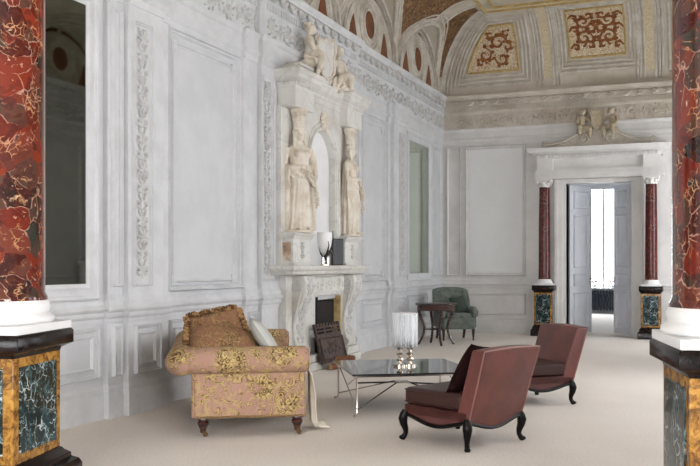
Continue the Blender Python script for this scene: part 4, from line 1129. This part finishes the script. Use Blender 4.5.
# cushions
def cushion_mesh(w, h, t, n=18):
    b = MB()
    def f(sg):
        def g(u, v):
            x, y = 2 * u - 1, 2 * v - 1
            k = (1 - abs(x) ** 2.6) * (1 - abs(y) ** 2.6); k = max(k, 0) ** .55
            pin = 1 - .07 * (1 - abs(x) ** 2) * (abs(y) ** 3); pin2 = 1 - .07 * (1 - abs(y) ** 2) * (abs(x) ** 3)
            return (x * w / 2 * pin2, y * h / 2 * pin, sg * t / 2 * k)
        return g
    b.grid(f(1), n, n); b.grid(f(-1), n, n)
    return b
def cushion(loc, rot, w, h, t, mt, label, fringe=None, back=None, group='cushions on the sofa'):
    o = thing('cushion', label, 'cushion', loc, 0, group); o.rotation_euler = rot
    cushion_mesh(w, h, t).build('cover', mt, o, ang=80)
    if back:
        b = MB()
        cm = cushion_mesh(w * .985, h * .985, t * 1.05); nn = 19 * 19
        b.add([(x, y, z - .002) for x, y, z in cm.v[nn:]], [tuple(i - nn for i in f) for f in cm.f[18 * 18:]]).build('back_cover', back, o, ang=80)
    if fringe:
        b = MB(); rnd = random.Random(3)
        per = []
        for i in range(76):
            q = -1 + 2 * (i + .5) / 76
            per += [(q * w / 2, -h / 2 * .97, 0, -1), (q * w / 2, h / 2 * .97, 0, 1), (-w / 2 * .97, q * h / 2, -1, 0), (w / 2 * .97, q * h / 2, 1, 0)]
        for x, y, dx, dy in per:
            j, k = rnd.uniform(-.015, .015), rnd.uniform(-.018, .018)
            b.tube([(x, y, 0), (x + dx * .022 + dy * j, y + dy * .022 + dx * j, k * .5), (x + dx * .048 + dy * j * 1.6, y + dy * .048 + dx * j * 1.6, k)], [.013, .014, .008], 5)
        b.build('fringe', fringe, o)
    return o
def sofa_pt(x, y, z):
    a = R_(31); return (-3.778 + x * math.cos(a) - y * math.sin(a), 6.876 + x * math.sin(a) + y * math.cos(a), z)
A31 = R_(31)
cushion(sofa_pt(-.205, -.58, .665), (R_(30), R_(9), A31 + R_(4)), .60, .48, .26, M['cush'], 'brown floral cushion with thick fringe leaning on the near sofa arm', M['fringe'])
cushion(sofa_pt(-.24, -.17, .755), (R_(50), R_(-10), A31 + R_(12)), .44, .44, .17, M['cush'], 'grey backed fringed cushion behind the others, topmost on the sofa', M['fringe'], M['linen'])
cushion(sofa_pt(.13, -.50, .725), (0, R_(56), A31), .42, .42, .13, M['linen'], 'plain pale grey linen cushion leaning at the right of the fringed ones')
# throw over the seat front
b = MB()
tp = [(-.10, .535), (.20, .537), (.40, .535), (.455, .515), (.477, .45), (.480, .34), (.483, .22), (.488, .12), (.496, .05), (.52, .018), (.55, .013), (.60, .012)]
def tf(u, v):
    k = v * (len(tp) - 1); i = min(int(k), len(tp) - 2); fr_ = k - i
    x = tp[i][0] + (tp[i + 1][0] - tp[i][0]) * fr_; z = tp[i][1] + (tp[i + 1][1] - tp[i][1]) * fr_
    spread = .20 if v < .6 else .20 + .10 * (v - .6)
    hang = max(0, min(1, (v - .3) / .2))
    return (x + hang * .018 * (1 + math.sin(u * 19 + v * 2)), -.785 + spread * u - .04 * max(0, v - .7), z + (.012 * (1 + math.sin(u * 17)) if v > .72 else 0) + .004)
b.grid(tf, 30, 66)
o = b.build('throw_blanket', M['throw'], None, ang=80)
o.location = (-3.778, 6.876, 0); o.rotation_euler = (0, 0, A31)
m = o.modifiers.new('solid', 'SOLIDIFY'); m.thickness = .010; m.offset = 1
tag(o, 'cream wool throw hanging off the sofa front onto the carpet', 'throw')

# ------------------------------------------------------------------ coffee table and lantern
ct = thing('coffee_table', 'low square coffee table with dark smoked glass top and thin metal legs', 'coffee table', (-2.692, 7.94, 0), R_(31.8))
TS = .575
MB().box(-TS, TS, -TS, TS, .366, .382).build('tabletop', M['glasstop'], ct, bevel=.003)
b = MB()
b.box(-TS + .02, TS - .02, -TS + .02, -TS + .035, .352, .366).box(-TS + .02, TS - .02, TS - .035, TS - .02, .352, .366).box(-TS + .02, -TS + .035, -TS + .02, TS - .02, .352, .366).box(TS - .035, TS - .02, -TS + .02, TS - .02, .352, .366)
b.build('top_rail', M['chrome'], ct)
e = TS - .05
for sx in (-1, 1):
    for sy in (-1, 1):
        MB().tube([(sx * e, sy * e, .36), (sx * e, sy * e, .05), (sx * (e + .004), sy * (e + .004), .028), (sx * (e + .035), sy * (e + .035), .010)], [.0085, .0085, .010, .011], 10).build('leg', M['chrome'], ct)
        MB().tube([(sx * e, sy * e, .06), (sx * .05, sy * .05, .235)], .007, 8).build('stretcher', M['chrome'], ct)
MB().box(-.07, .07, -.07, .07, .225, .24).build('stretcher_plate', M['chrome'], ct, bevel=.004)
for sx in (-1, 1):
    MB().tube([(sx * e, -e, .06), (sx * e, e, .355)], .006, 8).tube([(sx * e, -e * .0 + .0, .21), (sx * e, -e, .355)], .006, 8).build('side_brace', M['chrome'], ct)
MB().tube([(-e, -e, .30), (-.1, -.03, .235), (e, e * .2, .18)], .007, 8).build('cross_bar', M['ebony'], ct)
la = thing('candle_lantern', 'cluster of clear glass tubes on silver stems standing on the coffee table', 'lantern', (-2.66, 7.95, .382), R_(10))
for s in (-1, 1):
    c0 = s * .045
    MB().lathe([(0, 0), (.068, 0), (.068, .018), (.06, .024), (0, .024)], 28, c=(c0, s * .02, 0)).build('base', M['silver'], la)
    MB().lathe([(0, .02), (.02, .02), (.018, .03), (.012, .04), (.03, .05), (.036, .065), (.03, .08), (.012, .09), (.02, .10), (.034, .11), (.036, .12), (.018, .13), (.012, .15), (.024, .158), (.03, .17), (.02, .182), (.012, .19), (.012, .23), (0, .23)], 20, c=(c0, s * .02, 0)).build('stem', M['silver'], la)
MB().lathe([(0, .195), (.09, .195), (.095, .20), (.09, .207), (0, .207)], 28).build('tray', M['silver'], la)
for k in range(8):
    a = 2 * PI * k / 8; cx, cy = .088 * math.cos(a), .088 * math.sin(a)
    b = MB(); n_ = 14
    vs = []; prof = [(.031, .178), (.034, .182), (.034, .495), (.030, .50), (.0265, .495), (.0265, .186), (0.004, .182)]
    b.lathe(prof, n_, c=(cx, cy, 0)); b.f = b.f[:-2]
    b.f.append(tuple(range(n_))); b.f.append(tuple((len(prof) - 1) * n_ + q for q in range(n_)))
    tb = b.build('glass_tube', M['glass'], la, ang=60)
    MB().tube([(cx + .034 * math.cos(q * PI / 9), cy + .034 * math.sin(q * PI / 9), .498) for q in range(18)], .004, 5, closed=True).build('rim', M['basewhite'], tb)

# ------------------------------------------------------------------ leather slipper chairs
def slipper_chair(loc, rz, label):
    t = thing('slipper_chair', label, 'chair', loc, rz, 'leather slipper chairs')
    wave = lambda q: .205 - .058 * (.5 + .5 * math.cos(2 * PI * q / .6)) ** .8
    HW = .315
    # seat base with serpentine lower edge
    b = MB(); N = 24
    def skirt(p, q, nrm):
        p, q = Vector(p), Vector(q); nrm = Vector(nrm)
        poly = []
        for i in range(N + 1):
            s = -.3 + .6 * i / N; poly.append((s, wave(s)))
        poly += [(.3, .275), (-.3, .275)]
        ln = (q - p).length
        b.prism(poly, -.02, .0, lambda u, v, w: p.lerp(q, (u + .3) / .6) + nrm * w + Vector((0, 0, v)))
    cr = {k: v for k, v in (('fl', (.33, HW, 0)), ('fr', (.33, -HW, 0)), ('bl', (-.29, HW, 0)), ('br', (-.29, -HW, 0)))}
    skirt(cr['fl'], cr['fr'], (1, 0, 0)); skirt(cr['bl'], cr['fl'], (0, 1, 0)); skirt(cr['fr'], cr['br'], (0, -1, 0))
    b.box(-.29, .33, -HW, HW, .20, .275)
    b.build('seat_base', M['leather'], t, bevel=.008)
    # black serpentine rail
    b = MB()
    for p, q in (('fl', 'fr'), ('bl', 'fl'), ('fr', 'br'), ('br', 'bl')):
        P, Q = Vector(cr[p]), Vector(cr[q])
        c_ = (P + Q) / 2
        b.tube([P.lerp(Q, i / 28) + (P.lerp(Q, i / 28) - Vector((.02, 0, 0))).normalized() * .004 + Vector((0, 0, wave(-.3 + .6 * i / 28) - .004)) for i in range(29)], .0155, 8)
    b.build('carved_rail', M['ebony'], t)
    # cushion
    def cf(u, v):
        return None
    q = MB().box(-.24, .345, -HW + .005, HW - .005, .275, .405)
    so = q.build('seat_cushion', M['leatherdark'], t, bevel=.035, seg=4)
    b = MB()
    for z in (.297, .387):
        pts = [(.34, -HW + .02, z), (.34, HW - .02, z)]
        b.tube([(-.2, -HW + .004, z), (.31, -HW + .004, z), (.338, -HW + .012, z), (.346, -HW + .04, z), (.346, HW - .04, z), (.338, HW - .012, z), (.31, HW - .004, z), (-.2, HW - .004, z)], .005, 6)
    b.build('cushion_piping', M['leatherdark'], so)
    # raked back
    def bp(u, v, w):      # u across -1..1, v up 0..1, w 0 back .. 1 front
        z = .185 + (.735 - .185) * v
        x = -.30 - .165 * v - .02 * math.sin(PI * v) * 0 + w * (.135 - .015 * v)
        return Vector((x, u * (HW - .005 + .02 * v), z + .012 * (1 - u * u) * (v > .9) - (1 - w) * 0))
    b = MB(); n_ = 12
    F_ = [bp(-1 + 2 * i / n_, j / n_, 1) + Vector((.012 * math.sin(PI * j / n_) * math.sin(PI * i / n_), 0, 0)) for j in range(n_ + 1) for i in range(n_ + 1)]
    def low(i): return wave(.3 * (-1 + 2 * i / n_)) 
    B_ = []
    for j in range(n_ + 1):
        for i in range(n_ + 1):
            p = bp(-1 + 2 * i / n_, j / n_, 0) - Vector((.015 * math.sin(PI * j / n_) * math.sin(PI * i / n_), 0, 0))
            if j == 0: p.z = low(i) - .002
            B_.append(p)
    k = n_ + 1; K = k * k
    fs = [(j * k + i, j * k + i + 1, (j + 1) * k + i + 1, (j + 1) * k + i) for j in range(n_) for i in range(n_)]
    fs += [tuple(K + q for q in f[::-1]) for f in fs]
    for i in range(n_):
        fs.append((i, K + i, K + i + 1, i + 1)); o1 = n_ * k + i; fs.append((o1, o1 + 1, K + o1 + 1, K + o1))
        a, c_ = i * k, (i + 1) * k; fs.append((a, c_, K + c_, K + a)); a += n_; c_ += n_; fs.append((a, K + a, K + c_, c_))
    b.add(F_ + B_, fs)
    bo = b.build('backrest', M['leather'], t, bevel=.014, seg=3)
    b = MB()
    ed = [bp(-1, j / 8, 0) for j in range(9)] + [bp(-1 + 2 * i / 8, 1, 0) for i in range(1, 9)] + [bp(1, 1 - j / 8, 0) for j in range(1, 9)]
    b.tube([p + Vector((.004, 0, -.003)) for p in ed], .006, 6)
    b.build('back_piping', M['piping'], bo)
    # cabriole legs
    for sx, sy in ((1, 1), (1, -1), (-1, 1), (-1, -1)):
        x0, y0 = (.325 if sx > 0 else -.285), sy * (HW - .005)
        dx, dy = sx * .7, sy * .7
        pts = [(0, .225), (.012, .19), (.020, .16), (.014, .12), (.0, .08), (-.002, .05), (.010, .025), (.024, .010), (.030, .0)]
        b = MB().tube([(x0 + dx * q, y0 + dy * q, z + .003) for q, z in pts], [.024, .034, .036, .030, .023, .019, .02, .023, .018], 12)
        b.ell((x0 + dx * .028, y0 + dy * .028, .018), (.024, .024, .017))
        b.build('leg', M['ebony'], t)
    return t
ang1 = math.atan2(.425, -.905)
ch = slipper_chair((-1.724, 6.58, 0), ang1, 'brown leather slipper chair in the foreground, back turned, dark cushion on seat')
ang2 = math.atan2(-.668, -.743)
dup(ch, (-1.633, 8.693, 0), ang2, 'brown leather slipper chair farther back, facing the fireplace, empty seat')
c1, s1 = math.cos(ang1), math.sin(ang1)
def ch_pt(x, y, z): return (-1.724 + x * c1 - y * s1, 6.58 + x * s1 + y * c1, z)
cu = cushion(ch_pt(-.15, .06, .56), (0, 0, 0), .42, .41, .15, M['velvet'], 'black brown velvet cushion leaning on the foreground leather chair back', None, None, None)
cu.rotation_euler = (Matrix.Rotation(ang1, 3, 'Z') @ Matrix.Rotation(R_(-27), 3, 'Y') @ Matrix.Rotation(R_(90), 3, 'Y') @ Matrix.Rotation(R_(8), 3, 'Z')).to_euler()

# ------------------------------------------------------------------ far corner: side table and green armchair
st = thing('side_table', 'small round mahogany side table with curved legs before the green armchair', 'side table', (-4.21, 14.21, 0), 0)
MB().lathe([(0, .66), (.33, .66), (.345, .668), (.35, .68), (.345, .692), (.33, .70), (0, .70)], 40).build('tabletop', M['darkwood'], st, ang=50)
MB().lathe([(.26, .575), (.31, .575), (.315, .585), (.315, .66), (.26, .66)], 40).build('apron', M['darkwood'], st)
for k in range(4):
    a = R_(-57 + 90 * k)
    pts = [(.285, .64), (.29, .57), (.27, .48), (.225, .38), (.20, .30), (.21, .20), (.25, .10), (.30, .02), (.315, .0)]
    MB().tube([(r * math.cos(a), r * math.sin(a), z + .002) for r, z in pts], [.03, .03, .026, .023, .022, .021, .02, .022, .018], 8).build('leg', M['darkwood'], st)
MB().lathe([(0, .255), (.195, .255), (.20, .262), (.195, .27), (0, .27)], 32).build('lower_shelf', M['darkwood'], st)
ga = thing('armchair', 'sage green velvet tufted armchair in the far corner by the end wall', 'armchair', (-4.2, 15.34, 0), math.atan2(-.87, .515))
MB().box(-.26, .31, -.29, .29, .20, .40).build('seat_frame', M['greenv'], ga, bevel=.02)
MB().box(-.2, .32, -.235, .235, .385, .48).build('seat_cushion', M['greenv'], ga, bevel=.04, seg=4)
b = MB()
for s in (-1, 1):
    b = MB().box(-.25, .25, min(s * .24, s * .335), max(s * .24, s * .335), .22, .52)
    q = MB().tube([(-.22, s * .295, .53), (0, s * .30, .535), (.22, s * .30, .53), (.30, s * .295, .50), (.31, s * .29, .42)], [.055, .06, .065, .06, .045], 14); b.add(q.v, q.f)
    b.build('arm', M['greenv'], ga, bevel=.015)
def gb(u, v, front):
    x, w = 2 * u - 1, .34 * (1 + .0 * v)
    top = .93 - .05 * abs(x) ** 3.5
    z = .22 + (top - .22) * v
    tuft = .012 * math.cos(x * 9.4) * math.cos(v * 13) if v > .3 else 0
    X = -.23 - .16 * v + (.12 - .05 * v ** 4 + tuft if front else 0) + .05 * x * x * (1 if v > .4 else v / .4)
    return (X, x * w * (1 - .12 * (v - .5) ** 2), z)
n_ = 24; b = MB(); k = n_ + 1; K = k * k
P_ = [gb(i / n_, j / n_, True) for j in range(k) for i in range(k)] + [gb(i / n_, j / n_, False) for j in range(k) for i in range(k)]
fs = [(j * k + i, j * k + i + 1, (j + 1) * k + i + 1, (j + 1) * k + i) for j in range(n_) for i in range(n_)]
fs += [tuple(K + q for q in f[::-1]) for f in fs]
for i in range(n_):
    fs.append((i, K + i, K + i + 1, i + 1)); o1 = n_ * k + i; fs.append((o1, o1 + 1, K + o1 + 1, K + o1))
    a, c_ = i * k, (i + 1) * k; fs.append((a, c_, K + c_, K + a)); a += n_; c_ += n_; fs.append((a, K + a, K + c_, c_))
b.add(P_, fs); gbo = b.build('backrest', M['greenv'], ga, bevel=.02, seg=3)
b = MB()
for x in (-.66, -.33, 0, .33, .66):
    for v in (.5, .74, .9):
        p = gb((x + 1) / 2, v, True); MB().ell((p[0] + .004, p[1], p[2]), .012, None, 8, 5).build('tuft_button', M['greend'], gbo)
for sx, sy in ((.27, 1), (.27, -1)):
    MB().lathe([(0, .21), (.03, .21), (.026, .19), (.032, .175), (.022, .15), (.026, .13), (.017, .05), (.014, .02), (.018, .0), (0, .0)], 14, c=(sx, sy * .27, 0)).build('leg', M['darkwood'], ga)
for sy in (1, -1):
    MB().tube([(-.22, sy * .25, .21), (-.24, sy * .25, .1), (-.29, sy * .25, .0)], [.03, .026, .02], 8).build('leg', M['darkwood'], ga)
cu = cushion((0, 0, 0), (0, 0, 0), .34, .30, .12, M['greend'], 'dark moss green cushion resting in the green armchair', None, None, None)
ag = math.atan2(-.87, .515)
cu.location = (-4.2 + .02 * math.cos(ag) + (-.08) * -math.sin(ag) * -1, 15.34 + .02 * math.sin(ag) - .08 * math.cos(ag) * -1, .62)
cu.rotation_euler = (Matrix.Rotation(ag, 3, 'Z') @ Matrix.Rotation(R_(62), 3, 'Y') @ Matrix.Rotation(R_(12), 3, 'Z')).to_euler()

# ------------------------------------------------------------------ camera, light, view
sc = bpy.context.scene
cd = bpy.data.cameras.new('camera'); cam = bpy.data.objects.new('camera', cd); COL.objects.link(cam)
cam.location = (0, 0, CAMH); cam.rotation_euler = (PI / 2, 0, R_(22.08))
cd.sensor_width = 36; cd.lens = 36 * 880 / 700; cd.shift_y = (264 - 233) / 700
cd.clip_start = .05; cd.clip_end = 200
sc.camera = cam
w = bpy.data.worlds.new('world'); sc.world = w; w.use_nodes = True
bg = w.node_tree.nodes['Background']; bg.inputs[0].default_value = (.90, .95, 1.0, 1); bg.inputs[1].default_value = 1.0
sc.view_settings.view_transform = 'Standard'; sc.view_settings.look = 'None'
sc.view_settings.exposure = -0.13; sc.view_settings.gamma = 1; sc.view_settings.use_curve_mapping = False
sc.cycles.use_denoising = True
try: sc.cycles.denoiser = 'OPENIMAGEDENOISE'
except Exception: pass
sc.cycles.transparent_max_bounces = 48; sc.cycles.max_bounces = 12; sc.cycles.diffuse_bounces = 7; sc.cycles.glossy_bounces = 5; sc.cycles.transmission_bounces = 26
sc.cycles.caustics_reflective = False; sc.cycles.caustics_refractive = False
sc.cycles.sample_clamp_indirect = 6
